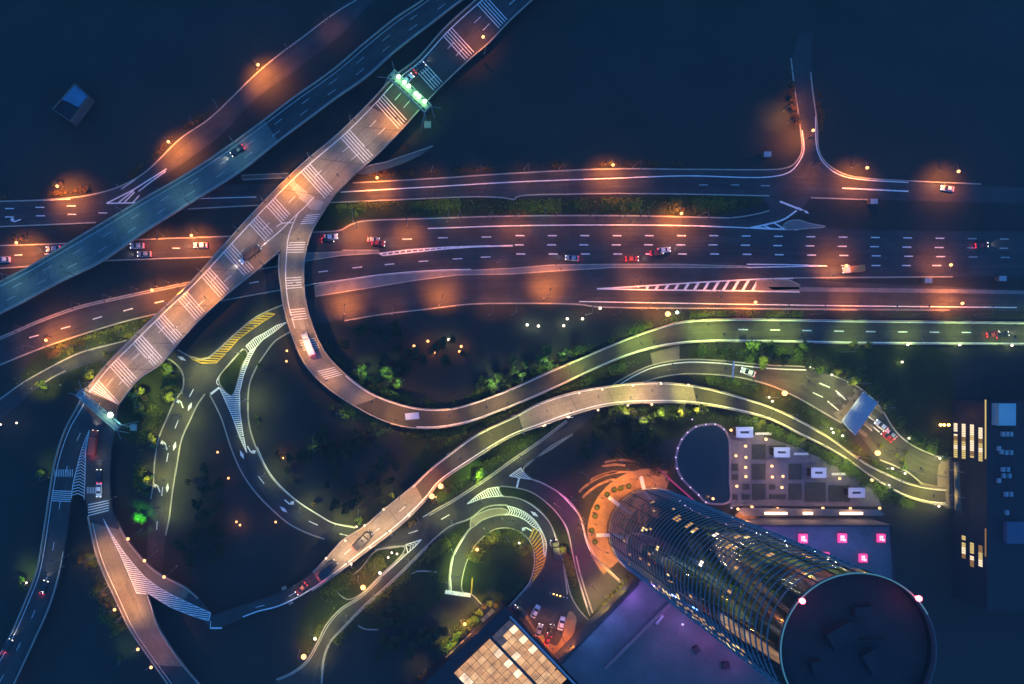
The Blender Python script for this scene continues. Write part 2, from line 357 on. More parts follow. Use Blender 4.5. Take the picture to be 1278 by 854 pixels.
# raised islands
def island(name, pts, m, z=.13, smooth=True, ring=True, kind='structure'):
    P = sp(pts) if smooth else pts
    o = MB().prism(wxy(P), .005, z).build(name, m, kind=kind)
    if ring: 
        q = [W(x, y, 0) + Vector((0, 0, .01)) for x, y in P]; q.append(q[0]); KMB.strip(q, .38, z + .04)
    return o
KMB = MB()                                       # every kerb stone line of the ground-level roads
I_GR = GRASS
island('planted island', [(305, 436), (288, 453), (274, 470), (274, 479), (289, 494), (297, 475), (303, 455), (309, 442)], I_GR)
island('planted island', [(623, 608), (640, 608.5), (655, 611.5), (668, 617), (685, 630), (697, 643), (706, 658), (711, 674), (715, 694), (720, 716), (731, 755), (738, 776), (722, 760), (712, 742), (705, 710), (699, 686), (693, 668), (685, 651), (672, 636), (657, 626), (642, 621), (627, 618.5)], I_GR)
island('concrete island', [(587, 655), (589, 647), (607.5, 637), (617, 635), (628, 635), (634, 638.5), (630, 642), (621, 643), (602, 649), (588, 659)], CONC)
island('planted island', [(589, 742), (577, 738), (581, 705), (586, 694), (593, 681), (607, 667), (618, 660.5), (634, 659), (647, 663), (658, 671), (665, 684), (667, 697), (666, 710), (661, 726), (650, 740), (640, 751), (628, 762), (610, 762)], I_GR)
island('gore island', [(505, 683), (470, 687), (450, 710), (420, 735), (433, 748), (448, 743), (475, 718), (503, 690)], I_GR)
island('concrete island', [(944, 350), (965, 348.5), (985, 349.5), (998, 356), (998, 362), (965, 363), (943, 362.6)], CONC, smooth=False)
island('concrete island', [(978, 281), (985, 276), (997, 275), (1010, 279), (1030, 283), (1010, 285), (980, 286)], PAVE)
island('concrete verge', [(393, 357), (428, 350.5), (478, 343.5), (545, 338.5), (590, 337.3), (640, 335), (690, 330.8), (765, 330), (848, 330), (932, 332.5), (932, 334), (848, 334), (765, 334), (690, 338.6), (640, 342), (570, 343.4), (520, 349.8), (448, 361.4), (394, 370)], PAVE, smooth=False)
island('concrete median', [(381, 316.5), (426, 314.5), (427, 312.5), (472, 312.5), (474, 316), (426, 319), (381, 326)], PAVE, smooth=False)
island('concrete verge', [(958, 358), (998, 358.5), (1190, 361), (1400, 366), (1400, 369.5), (1190, 366), (998, 364), (966, 363.2)], PAVE, smooth=False, ring=False)
island('concrete verge', [(933, 384.5), (1060, 385), (1185, 386.2), (1185, 388.5), (1060, 387.4), (933, 387)], PAVE, smooth=False, ring=False)
island('traffic island', [(302, 219), (360, 216.5), (359, 222), (303, 224.5)], CONCD, smooth=False)
# kerbs traced along the carriageways
for pts in (
    [(-60, 308), (0, 306.7), (90, 303.7), (180, 299), (288, 295), (392, 290), (425, 287.4), (437, 281), (450, 276.7), (470, 275), (503, 274), (640, 269.8), (790, 269.6), (855, 271), (912, 272.3)],
    [(-60, 337), (0, 335), (42, 332), (125, 326), (185, 323.5), (263, 321), (320, 319), (381, 315.8)],
    [(-60, 284.5), (0, 283), (120, 278)], [(235, 261), (320, 256.6), (413, 253), (495, 249.6), (583, 246), (612, 246), (628, 247), (642, 249.5)], [(642, 249.5), (645, 246), (715, 242.5), (815, 242), (960, 244.6)],
    [(440, 228.5), (545, 222.8), (640, 216.5), (765, 211), (855, 211.5), (960, 212), (975, 211), (988, 207), (996, 199), (1000.5, 188), (999, 163), (996, 140), (992, 114), (987, 73)],
    [(1011.5, 90), (1014, 113), (1019.6, 155), (1021.4, 186), (1028, 200), (1042, 212), (1060, 219.5), (1084, 223), (1133, 226), (1224, 230)],
    [(-60, 441), (0, 421), (50, 399.5), (100, 382), (150, 370.6), (233, 353), (300, 340.4), (381, 326.8)],
    [(-60, 443.5), (0, 423.5), (50, 402), (100, 384.5), (150, 373), (233, 355.5)],
    [(0, 455.6), (37, 440.5), (65, 430), (150, 403), (195, 392), (290, 373), (388, 355.5)],
    [(222, 437), (240, 446), (256, 448), (273, 436), (300, 411), (320, 395.7), (352.6, 381), (381, 372.6)],
    [(430, 400.5), (470, 393.5), (533, 386), (583, 380), (640, 378.8), (722, 380), (745, 383), (960, 385.5), (1071, 387)], [(1012, 247), (1083, 249.5)], [(913, 272), (930, 270), (950, 266), (960, 263)],
    [(990.6, 347), (1056, 346.5), (1188.6, 345.6)], [(0, 251.5), (50, 250), (88, 247), (113, 243.5), (143, 235.5), (165, 225.5), (184, 213), (225.5, 173), (260.6, 149), (320, 92), (342.5, 73), (378, 46.5), (418, 16.5), (445, 0), (520, -50)],
    [(0, 498.5), (27, 479), (60, 460), (100, 440.5), (135, 431), (158, 425)], [(47.6, 483), (66, 471), (82, 463)],
    [(205.5, 447), (213, 449.5), (220.5, 455.6), (226, 462), (229, 470.6), (229, 481), (227, 488), (218, 500.7), (209, 520.7), (198, 548), (193, 578), (191.7, 603), (188, 623)],
    [(255.6, 492), (246, 506), (238, 523), (230, 540), (225.6, 553), (220.5, 583), (215.5, 613.5), (211, 648), (206.8, 668)],
    [(262, 493), (275.7, 520.7), (288, 558), (300.8, 588), (320, 616), (345, 641), (362.6, 655), (385, 666), (405, 673)],
    [(363, 414), (352, 420), (342, 427), (330, 443), (319, 460.6), (311.5, 480), (309.5, 505), (311, 530), (319, 557), (331.5, 584), (344, 602), (369, 624.5), (396, 642), (415, 652.5), (443, 658)],
    [(345, 848), (365, 839), (382, 825.5), (397, 800), (407, 780), (425, 760), (448, 745), (475, 720), (505, 691)], [(506, 681), (490, 683.5), (468, 686)],
    [(401, 854), (404, 820), (412.7, 800), (428, 783), (455, 755), (480, 733), (508, 706), (533, 681), (560.6, 657.5), (587, 647), (602.7, 635), (615, 631), (633, 630.5)],
    [(533, 642), (570, 621), (608, 596), (640, 573), (672, 551), (707, 524.5)], [(765, 480), (788, 467), (815, 455.5), (853, 449), (890, 449.6), (960, 456), (1010.6, 459), (1045.7, 471.5), (1075.8, 486.5), (1097, 507), (1119, 540), (1139.5, 556.5), (1173.5, 571.5)],
    [(800, 478), (828, 470), (858, 466.6), (915, 470), (958, 480), (990.6, 494), (1033, 518), (1050, 528)], [(1098, 574), (1120, 583), (1133.5, 590), (1151, 604)],
    [(715, 542), (690, 559), (653, 585.5), (662, 597), (677.6, 603.5), (697.6, 615), (712.7, 628), (725.5, 648), (730, 665), (736, 682), (750, 702.7), (773, 725)],
    [(715, 541.5), (688, 557), (655, 583)],
    [(560.6, 738), (561, 718), (564.5, 696), (575, 675), (587, 659)], [(719, 694), (724, 716), (733, 745), (744, 778)], [(739, 690), (752, 706), (774, 727)],
    [(700, 685), (703, 705), (706, 725), (708, 742)], [(513, 716), (522, 713), (545, 714)], [(447, 781), (455, 785), (472, 786)],
): KMB.strip(wp(pts, 0, .01), .48, .16)
KMB.build('kerb', KERB, kind='structure')
# ------------------------------------------------------------------ painted markings at grade
def line(mb, pts, wd=.32, z=None, smooth=True, gz=0.0):
    mb.strip(wp(pts, gz, z or pz()) if smooth else [W(x, y, gz) + Vector((0, 0, z or .1)) for x, y in pts], wd)
white, worn, yel = MB(), MB(), MB()  # worn gathers the lines in toned-down paint
for pts, wd in (
    ([(0, 251.3), (50, 250.4), (88, 248.6)], .3), ([(250.6, 248), (320, 246)], .3), ([(425, 240), (545, 233), (640, 227.5), (765, 222.8), (855, 219.7), (960, 221), (985, 215), (996, 204), (1003, 188), (1001, 163)], .4),
    ([(1017.6, 145), (1019.4, 185.5), (1025.7, 200.5), (1039.5, 214), (1058, 221.5), (1083, 225), (1133.5, 228)], .35), ([(1050.7, 235), (1133.5, 239)], .5),
    ([(534, 285.4), (640, 282), (765, 281), (865, 282), (935, 284.7), (958, 286), (996, 287)], .4), ([(481, 329), (560, 324)], .01),
    ([(388, 355), (428, 349.6), (478, 342.6), (545, 337.4), (588, 336.2)], .3), ([(932, 330), (985, 330.6), (1032, 332)], .42), ([(932, 334), (985, 333), (1032, 332)], .42),
    ([(722.7, 376.5), (800, 377.8), (960, 380.5), (1071, 382), (1269, 384)], .36), ([(560, 309), (640, 306.7)], .55), ([(185, 212), (165, 227), (150, 237)], .3),
    ([(207, 214), (190, 226), (173, 239)], .42), ([(873, 282.6), (935, 284.6)], .3),
): line(white, pts, wd)
# chevron gore between A and F1
for pts in ([(133, 254), (165, 238), (208, 211)], [(133, 254), (160, 253.5), (181, 253)], [(148, 253), (167, 238)], [(155, 253), (168, 240)], [(166, 253), (174, 244)], [(176, 253), (187, 243)]): line(white, pts, .5, smooth=False, z=pz())
def outline(mb, poly, wd, gz=0.0, closed=True, smooth=False):
    P = list(poly) + ([poly[0]] if closed else [])
    for a, b in zip(P, P[1:]): mb.strip([W(*a, gz) + Vector((0, 0, pz())), W(*b, gz) + Vector((0, 0, pz()))], wd)
# long hatched median tapers
h1 = [(473, 316.5), (510, 312), (560, 308.5), (612, 307), (560, 310.5), (520, 314.5), (478, 319)]
outline(white, h1, .45); hatch(white, h1, -60, 6.2, 1.7, .112)
h2 = [(745, 360.6), (790, 358), (865, 353), (945, 348.6), (944, 363.4), (815, 362)]
outline(white, h2, .5); hatch(white, h2[1:], -60, 10.5, 3.2, .112)
line(white, [(944, 363.5), (970, 363.9), (998, 364.3)], .6); line(white, [(945, 348.6), (965, 348), (990, 347.4)], .45)
for pts in ([(973, 251.6), (1000.6, 262.4)],): line(white, pts, .7, smooth=False, z=.12)
line(white, [(994, 263), (978, 274), (958, 280), (936, 284.5)], .6)
for pts in ([(966, 278.5), (978, 285.5)], [(953, 281.5), (962, 285.6)], [(944, 283), (950, 285.5)], [(941, 284), (970, 286), (995, 286.5)]): line(white, pts, .5, smooth=False, z=pz())
# junction hatching (yellow) and the white Y
yb = [(235, 444), (250, 448), (262, 446), (273, 436), (290, 419), (305, 408), (320, 398), (334, 390.5), (343.5, 392), (330, 400.5), (312, 413), (297, 424), (284, 439), (270, 453), (252, 453.5), (241, 449)]
hatch(yel, yb, 3, 3.1, 1.5, .10); outline(yel, yb, .3)
w1 = [(307, 432), (318, 422), (330, 416), (345, 406.5), (357.6, 402.5), (340, 416), (328, 424), (320, 433), (313, 439)]
hatch(white, w1, 58, 2.7, 1.3, .104); outline(white, w1, .3)
w2 = [(311, 440), (320, 433), (312, 447), (303.5, 470), (299, 490), (299.5, 515), (303, 540), (308, 565), (299, 545), (290, 520), (282, 502), (274, 484), (288, 496), (294, 488), (301, 462)]
hatch(white, w2, -2, 2.6, 1.3, .106); outline(white, w2, .3)
line(white, [(303, 435.5), (288, 452), (273, 470.6), (270.5, 478), (273, 481)], .3); line(white, [(263, 492), (274, 483.6)], .8, smooth=False, z=.12)
# gore and ramp hatching by the tower
w3 = [(583, 629), (596, 618), (609, 610), (621.6, 608), (626, 619), (614, 620), (606, 621), (594, 625)]
hatch(white, w3, 62, 2.8, 1.3, .104); outline(white, w3, .3)
w4 = [(635.7, 594), (650, 584), (653, 590), (662, 598), (648, 596.4)]
hatch(white, w4, 32, 2.2, 1.1, .104); outline(white, w4, .3); line(white, [(647.8, 596.5), (645, 608.6)], .7, smooth=False, z=.12)
w5 = [(526, 673.5), (506.5, 680), (509, 690), (517, 683)]
outline(white, w5, .35)
for k in range(4): line(white, [(508.5 + k * 3.4, 680.5 - k * 1.6), (513 + k * 3.2, 681.5 - k * 1.8), (511.5 + k * 3.4, 687 - k * 2.9)], .32, smooth=False, z=.118)
line(white, [(511, 688), (497, 701), (478, 718)], .3)
chev = Rib([(632.5, 631.4), (642, 633.7), (656, 640), (668.6, 651), (678, 666.7), (682, 679), (681, 694)], [(634, 642), (648, 645.5), (657, 650.5), (665, 657.5), (673, 663), (677, 675), (679, 694)], 0, 60)
for k in range(26):
    t = (k + .5) / 26; chev.strip = None
    a, b, c = chev.pt(t - .012, .02, .108), chev.pt(t + .022, .5, .108), chev.pt(t - .012, .98, .108)
    white.strip([a, b, c], .36)
white.strip(chev.path(0, 0, 1, .113), .28); white.strip(chev.path(1, 0, 1, .115), .28)
y2 = [(658.4, 668), (664, 660.4), (673, 662), (679, 673), (681, 685.5), (680.5, 697), (676, 710), (664, 727), (667, 712), (668.5, 698), (666, 684)]
for k in range(14):
    f = k / 13; c0 = (664 + 17 * math.sin(f * 2.2), 661 + 66 * f)
yr = Rib([(664, 660.4), (673, 662), (679, 673), (681, 685.5), (680, 698), (675, 711), (664, 727)], [(658.4, 668), (663, 676), (667, 686), (669, 697), (668, 707), (666, 717), (663.6, 727)], 0, 60)
for k in range(15): yr.across(.03 + .94 * k / 15, 0, 1, .5, .104, yel, .05)
yel.strip(yr.path(0, 0, 1, .11), .3)
line(white, [(566, 694), (576, 676), (587, 660), (602.7, 648.6), (621.6, 643), (634, 642.4)], .36); line(white, [(563, 737), (562.5, 715), (566, 694)], .36)
line(white, [(626, 619.5), (642, 621), (656, 626), (673, 638), (686, 653), (693, 670), (694.5, 678)], .3); line(white, [(695, 641), (706, 656.5), (711, 673), (715, 694), (720, 716), (732.7, 758)], .42)
line(white, [(662, 598), (675, 602), (697, 615), (712.5, 630.6), (724, 646), (729.5, 668), (737, 688), (752, 704), (773, 724)], .36)
line(worn, [(579.5, 737), (583.5, 705), (589, 692), (596, 681), (609, 669.5), (619, 663), (634, 661.5), (646, 665)], .28)
line(worn, [(535, 644), (571, 623), (609, 598), (641, 575), (673, 553), (708, 526.5)], .28)
line(white, [(768, 483.5), (790, 470), (815, 459), (853, 452.6), (890, 453), (960, 460), (1006, 462)], .4)
line(worn, [(402, 853), (405.5, 820), (414, 800), (429.5, 784), (456.5, 756.5), (481.5, 734.5), (509.5, 707.5), (534, 682.5)], .25)
line(worn, [(347, 849), (366, 840.5), (384, 826.5), (399, 801), (409.6, 781), (426.6, 761.6), (449.4, 746.8), (476.4, 721.8)], .25)
line(white, [(321, 558), (333, 584), (346, 602), (371, 625), (398.7, 643), (416, 653), (443, 659)], .25, z=.21)
line(white, [(555.6, 738.6), (572, 741), (587.5, 743)], 1.5, z=.2); line(yel, [(589.5, 721), (588, 742)], .5, z=.22)
line(white, [(915.5, 452), (914.5, 470)], .35)
# lane dashes at grade
def dl(mb, pts, ln=12, wd=.36):
    for (x, y, a) in pts:
        dx, dy = math.cos(R(a)) * ln / 2, math.sin(R(a)) * ln / 2; z = .1
        mb.strip([W(x - dx, y - dy) + Vector((0, 0, z)), W(x, y) + Vector((0, 0, z)), W(x + dx, y + dy) + Vector((0, 0, z))], wd)
dl(white, [(12, 260.5, 0), (50, 259, 0), (89, 257.3, 0), (12, 271, 0), (50.5, 269.6, 0), (90, 267.8, 0), (128.5, 266, 0)], 11)
dl(white, [(23, 318.5, -3), (60.5, 317, -3), (220, 310, 0)], 10)
dl(white, [(42.6, 420, -15), (82, 409, -16), (121.5, 397, -16), (160, 386.7, -15), (199, 377, -13), (238, 368, -12), (278, 360, -11), (317, 352.6, -10), (361, 345.6, -8), (403.5, 339, -7), (446, 334, -6), (486, 330, -5), (528.5, 326.2, -4), (571, 323.2, -3), (606, 321, -2)], 12)
dl(white, [(465, 300, 0), (508, 298.7, -1), (552.6, 297, -1), (607, 296, -1)], 12)
for k in range(20):
    x = 649 + k * 40.3
    if x < 1260:
        dr = max(0, x - 900) * .012
        for j, y in enumerate((294.3, 305.8, 317.2)): dl(white if x < 1190 else worn, [(x + (0, -1, 1)[j], y + dr, .5)], 11, .45 if x < 1000 else .4)  # far dashes take the toned-down paint to fade into the dark
for k in range(4): dl(white, [(1055 + k * 38, 331.6, 0)], 11, .42)
dl(white, [(968, 414.2, 0), (1008, 414.6, 0), (1048, 415, 0), (1088, 415, 0), (1128, 415.3, 0), (1170, 415.4, 0), (1208, 415.6, 0)], 12, .42); dl(white, [(928, 413.7, 0)], 12, .42)
dl(worn, [(878, 231, 0), (917, 231, 0), (955, 232, 0), (962, 232, 0)][:3], 11)
dl(white, [(239, 490.6, -62), (220.6, 529.5, -68), (209, 571, -80), (202.5, 613.5, -84), (196, 656, -86)], 11, .32)
dl(white, [(326, 599, 52), (391, 653, 25), (430, 667.6, 12), (515.5, 664, -18), (533, 642.5, -28), (555.6, 645.5, -30), (470, 672, 0)], 12, .32)
dl(white, [(1029, 481, 23), (1020.6, 493, 25), (1048, 492, 40), (1050, 495, 38), (1038, 505, 40), (1041, 508, 38), (1089, 524, 38), (1083, 533, 42), (1092, 535, 40)], 14, .38)
# arrows and diamonds
def arrow(px, py, heading, kind='turn', sc_=1.0, gz=0.0, flip=1):
    """heading in degrees, photo plan, 0 = to the right, 90 = up the picture; built flat"""
    c = W(px, py, gz); ca, sa = math.cos(R(heading)), math.sin(R(heading)); z = c.z + pz(.1)
    def T(x, y): x *= sc_; y *= sc_ * flip; return (c.x + x * ca - y * sa, c.y + x * sa + y * ca)
    if kind == 'diamond': white.sheet([T(-1.6, 0), T(0, .55), T(1.6, 0), T(0, -.55)], z)
    elif kind == 'ahead': white.sheet([T(-2, -.13), T(.6, -.13), T(.6, -.5), T(2, 0), T(.6, .5), T(.6, .13), T(-2, .13)], z)
    else: white.sheet([T(-1.9, -.35), T(.2, -.35), T(1.0, .15), T(1.0, .5), T(1.5, .5), T(.75, 1.5), T(-.1, .5), T(.45, .5), T(.45, .3), T(0, .05), T(-1.9, .05)], z)
for px, py, hd, k, f in ((225.6, 502.7, 110, 'turn', 1), (206, 554.6, 105, 'turn', 1), (196.7, 607.7, 110, 'turn', 1), (237, 507.7, 65, 'diamond', 1), (218, 557, 75, 'diamond', 1), (209, 609, 84, 'diamond', 1), (227, 447.5, -28, 'diamond', 1),
    (313, 563, -60, 'turn', 1), (302, 567.6, -65, 'diamond', 1), (354, 636, -40, 'diamond', 1), (361, 628, -40, 'turn', 1), (667, 641.6, -35, 'diamond', 1), (688, 678.4, -75, 'diamond', 1), (657, 659.6, 150, 'turn', 1), (19, 276, 200, 'turn', -1), (1003, 263, -30, 'ahead', 1)):
    arrow(px, py, hd, k, 1.15, flip=f)
white.build('lane marking', PAINT, kind='structure'); worn.build('lane marking', FAINT, kind='structure'); yel.build('yellow hatching', YEL, kind='structure')

# ================================================================== OVERPASSES
DZ = 7.0
def deck_extra(par, rib, t0, t1, sides=((0, 1),), ph=1.0, name='parapet'):
    pass
def overpass(label, rib, segs, parapets, piers, cat='overpass', group=None, thick=1.3):
    c = rib.pt(.5, .5); t = thing('overpass', label, cat); DECKS.append(rib)
    for t0, t1, m, u1 in segs: rib.surf(t0, t1, 0, thick, u1=u1).build('deck', m, t)
    for u, t0, t1, off in parapets:
        P = rib.path(u, t0, t1, 0.004)
        MB().strip(P, .42, .95).build('parapet', WALLC, t)
    for tt, uu in piers:
        p = rib.pt(tt, uu); top = p.z - thick; mb = MB()
        if top > 1.5:
            mb.tube((p.x, p.y, .0), (p.x, p.y, top - 1), .8, .8, 14); q = rib.pt(min(1, tt + .01), uu) - rib.pt(max(0, tt - .01), uu)
            mb.box((p.x, p.y, top - .5), (1.6, 7, 1.0), math.atan2(q.y, q.x)); mb.build('pier', WALLC, t)
    return t
DECKS = []
# B: the blue one, top centre to lower left
B = Rib([(600, -55), (529, 0), (495, 22.5), (455, 54.5), (420, 84.5), (397.7, 101), (367.6, 122), (320, 158), (245.6, 210), (175.4, 251), (92.7, 300), (37.6, 333), (0, 352.5), (-70, 392)],
        [(632, -35), (575, 2), (541, 28), (493, 65), (458, 96.5), (420, 123), (382.6, 151), (349, 176), (301, 214), (250.6, 246), (188, 285), (125, 328), (70, 355), (25, 379.5), (0, 392), (-70, 432)], DZ, 200)
tb = B.locate(343, 166)
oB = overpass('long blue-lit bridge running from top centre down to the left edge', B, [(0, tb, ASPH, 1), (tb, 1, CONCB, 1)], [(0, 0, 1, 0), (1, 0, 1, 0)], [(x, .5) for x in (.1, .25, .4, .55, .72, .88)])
pb = MB(); B.dashes(.36, 12.6, 3.6, .22, .02, pb, .02, 1, 3); B.dashes(.68, 12.6, 3.6, .22, .02, pb, .02, 1, 6); pb.strip(B.path(.13, 0, 1, .024), .28); pb.strip(B.path(.93, 0, 1, .024), .16)
pb.build('lane marking', FAINT, oB)
jb = MB(); [jb.strip(B.path(0, x, x + .012, .03)[:2], .1) for x in ()]
for x in (.46, .58, .7, .82, .93): jb = MB(); B.across(x, .03, .97, .14, .013, jb); jb.build('expansion_joint', JOINT, oB)
# C: the broad one
C = Rib([(690, -85), (640, -40), (595.7, -1), (555.6, 35), (520.5, 74), (490, 98), (466, 124), (425, 165), (371, 211), (320, 262), (281, 305), (238, 353), (198, 391), (163, 425), (131, 458), (107, 488)],
        [(738, -60), (688, -20), (640, 22.6), (608, 56), (585.7, 75), (550.6, 108), (525.5, 135), (500.5, 163), (470, 194), (447, 214), (415, 246), (383, 279), (345, 317), (320, 338), (283, 368), (250.6, 398), (225.6, 425), (200.5, 454.5), (173, 474), (148, 505)], DZ, 240)
tc = C.locate(484, 143)
tD0, tD1 = C.locate(400, 240), C.locate(331, 305)
C.t_end = 1.0
D = Rib([(398, 243), (384, 260), (368, 281), (355, 302), (349, 318), (348, 335), (350, 354), (355, 387), (368, 428), (381, 455), (404, 480), (439, 504.5), (475, 523.5), (505.5, 532.5), (540.5, 534.5), (583, 527.5), (620.7, 514), (640, 506.5), (690, 485), (740, 461.5), (780, 445), (825, 432.5), (875, 427), (958, 427), (1067, 429), (1278, 430.5), (1420, 432)],
        [(420, 240), (412, 252), (404, 264), (389.5, 289), (380.5, 321.8), (379.5, 354), (384, 387), (398.5, 427), (411, 447), (431, 467), (461, 489.5), (495.4, 503.4), (528, 510.5), (565.6, 509.7), (600.7, 499.7), (640, 484.6), (690, 462), (735, 443), (775, 426), (815.4, 411.4), (855.5, 401), (905, 398.5), (958, 398.5), (1058, 400.2), (1278, 402.5), (1420, 404)],
        [(0, DZ - .012), (.32, DZ - .012), (.55, .34), (1, .34)], 260)
tdc = D.locate(457, 502)
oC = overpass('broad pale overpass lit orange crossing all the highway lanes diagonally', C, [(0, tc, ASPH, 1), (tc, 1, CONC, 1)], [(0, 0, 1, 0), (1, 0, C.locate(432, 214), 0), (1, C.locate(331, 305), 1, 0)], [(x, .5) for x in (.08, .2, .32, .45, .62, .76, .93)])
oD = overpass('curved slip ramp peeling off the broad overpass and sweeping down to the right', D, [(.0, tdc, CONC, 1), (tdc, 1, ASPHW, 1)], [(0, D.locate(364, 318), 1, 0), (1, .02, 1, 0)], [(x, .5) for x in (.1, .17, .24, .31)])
pc = MB(); ps = MB(); pc.strip(C.path(.105, 0, 1, .022), .34)
def rumble(rib, t, u0, u1, n=5, gap=1.05, wd=.3, mb=None, skew=0.0):
    t -= skew * .5
    Lm = rib.length()
    for k in range(n): rib.across(t + (k - (n - 1) / 2) * gap / Lm, u0, u1, wd, .02, mb or pc, skew)
for x, y, u1 in ((615.7, 15, .93), (574, 55, .93), (534, 95, .93), (486, 139, .93), (444, 182, .95), (396, 227, .9), (352, 263, .60), (331, 286, .60), (292, 318, .92), (265.7, 351, .93), (236, 379, .93), (209, 409, .93), (184, 438, .93), (156, 466, .93), (131, 494, .97)):
    rumble(C, C.locate(x, y), .1, u1, 5, skew=.019 * (u1 - .1) / .83)
C.dashes(.40, 13.5, 3.4, .2, .018, pc, .0, 1, 2); C.dashes(.68, 13.5, 3.4, .2, .018, pc, .0, C.locate(430, 200), 3); C.dashes(.66, 13.5, 3.4, .2, .018, pc, C.locate(320, 300), 1, 3)
def gl(mb, pts, wd, z=DZ, smooth=True): mb.strip(wp(pts, z, pz(.02)) if smooth else [W(*p, z) + Vector((0, 0, pz(.02))) for p in pts], wd)
gl(pc, [(392, 246), (380, 259), (366, 272), (350, 288), (333, 302), (320, 314)], .3); gl(pc, [(372, 266), (366, 279), (360, 296), (357.5, 320), (356.5, 345), (360, 380), (368, 410)], .3)
gl(pc, [(345, 283), (352, 279), (365, 278)], .3)
pc.build('lane marking', PAINT, oC)
pw = MB(); gp = [(366, 224), (380, 236), (392, 248), (404, 252), (400, 262), (388, 262), (377, 250), (361, 232)]
hatch(pw, gp, 40, 2.0, 1.2, .012, DZ); pw.build('faint hatching', FAINT, oC)
jc = MB()
for x in (.30, .345, .43, .505, .575, .655, .74, .82, .9, .955): jc = MB(); C.across(x, .02, .98, .16, .013, jc, -.03); jc.build('expansion_joint', JOINT, oC)
pd = MB()
for x, y in ((384, 271), (369, 309), (366, 352), (369, 391), (380, 432), (411.5, 463)): rumble(D, D.locate(x, y), .22, .9, 5, .95, .26, pd)
pd.strip(D.path(.945, .2, 1, .02), .36); pd.strip(D.path(.06, .3, 1, .02), .45)
D.dashes(.5, 12.1, 3.4, .35, .022, pd, D.locate(915, 413), 1, 0) if False else None
for k in range(9):
    t = D.locate(928 + k * 40, 414); Lm = D.length(); pd.strip([D.pt(t - 1.8 / Lm, .53, .03), D.pt(t + 1.8 / Lm, .53, .03)], .42)
pd.build('lane marking', PAINT, oD)
# N: the lower one with two pale stretches, on to the toll gate
N = Rib([(255, 772), (275, 765), (298, 757), (330, 747), (360, 735), (390, 714), (405, 699), (427.8, 674), (455, 656.5), (475, 639), (495.5, 622.5), (515.5, 606), (535.5, 587), (560.6, 567), (595.7, 542), (640, 521), (675, 502.5), (722.7, 488), (752.8, 483), (790, 478.4), (825.5, 477.5), (865.6, 481.5), (903, 490), (958, 507), (995.6, 524), (1033, 545.6), (1078, 577.5), (1108, 592.5), (1133.5, 603), (1160, 609), (1180, 611)],
        [(268, 790), (277, 783), (295.7, 775), (322, 764.5), (345, 759), (370, 748), (400, 730), (431, 708), (461, 685), (491.5, 662), (514, 642), (533, 622), (548, 603), (590, 574), (640, 544), (680, 530), (715, 517.5), (760, 506), (815.5, 502.6), (865.6, 504), (915.7, 512), (960, 523.5), (1000.6, 543.5), (1033, 559.5), (1058, 574), (1083, 592), (1108, 608.5), (1133.5, 621), (1160, 628), (1180, 630)],
        [(0, DZ - .03), (.58, DZ - .03), (.9, .35), (1, .35)], 260)
n1, n2, n3, n4 = N.locate(394, 722), N.locate(521, 613), N.locate(651, 532), N.locate(868, 492)
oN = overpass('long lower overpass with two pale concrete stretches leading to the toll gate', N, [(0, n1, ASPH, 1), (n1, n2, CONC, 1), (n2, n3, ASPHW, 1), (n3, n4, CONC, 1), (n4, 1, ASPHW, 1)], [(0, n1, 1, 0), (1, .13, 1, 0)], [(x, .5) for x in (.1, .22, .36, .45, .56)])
pn = MB(); pn.strip(N.path(.90, .04, 1, .022), .42); pn.strip(N.path(.07, .3, 1, .022), .28)
N.dashes(.52, 13, 3.4, .2, .02, pn, .06, .32)
pn.build('lane marking', PAINT, oN)
jn = MB()
for x in (.2, .26, .31, .52, .565): jn = MB(); N.across(x, .02, .98, .16, .013, jn, .004); jn.build('expansion_joint', JOINT, oN)
# E: bottom left, splits into two arms
E1 = Rib([(107, 488), (96, 510), (82, 536), (70, 573), (63.5, 608), (58.5, 642), (53, 678), (46.5, 713), (32, 751), (10, 800), (-20, 850)], [(148, 505), (138, 520), (122, 537), (110, 560), (97, 590), (89, 622), (85, 650), (81.5, 678), (75, 713), (63, 754), (42, 802), (15, 860)], DZ - .01, 140)
E2 = Rib([(107, 489), (110, 512), (112, 535), (107, 568), (105, 600), (108, 625), (110, 642), (114, 662.5), (123, 697.6), (145, 748), (163, 785), (190.5, 825.5), (222, 870)], [(148, 505), (144, 530), (139, 560), (137, 595), (138, 620), (140, 636), (145.5, 650), (158, 685), (171, 712), (184, 742), (198, 783), (225.6, 825.5), (262, 868)], DZ - .024, 160)
E3 = Rib([(145.5, 650), (158, 672.6), (168, 686), (180.5, 700), (192, 711), (205.5, 720), (234, 735), (262, 764), (266, 777)], [(150, 668), (160, 692), (172, 716), (186, 742), (198, 750), (213, 758.5), (238, 769), (256, 778), (262, 785)], DZ - .040, 80)
e0, e1 = E2.locate(129, 656), E2.locate(175, 770); e2 = E2.locate(212, 832)
oE = overpass('forking overpass at lower left with brown-lit deck and white hatched gore', E1, [(0, 1, ASPH, 1)], [(0, .02, 1, 0), (1, .52, 1, 0)], [(x, .5) for x in (.25, .5, .75)])
DECKS += [E2, E3]
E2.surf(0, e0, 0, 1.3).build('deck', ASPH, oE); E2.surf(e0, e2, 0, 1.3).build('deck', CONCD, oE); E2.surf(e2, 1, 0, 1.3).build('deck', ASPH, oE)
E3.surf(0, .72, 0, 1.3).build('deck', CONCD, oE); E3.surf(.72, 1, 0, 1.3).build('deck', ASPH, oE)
for r_, u, a, b in ((E2, 0, .38, .97), (E2, 1, .68, .97), (E3, 0, .05, .80)): MB().strip(r_.path(u, a, b, .02), .42, .95).build('parapet', WALLC, oE)
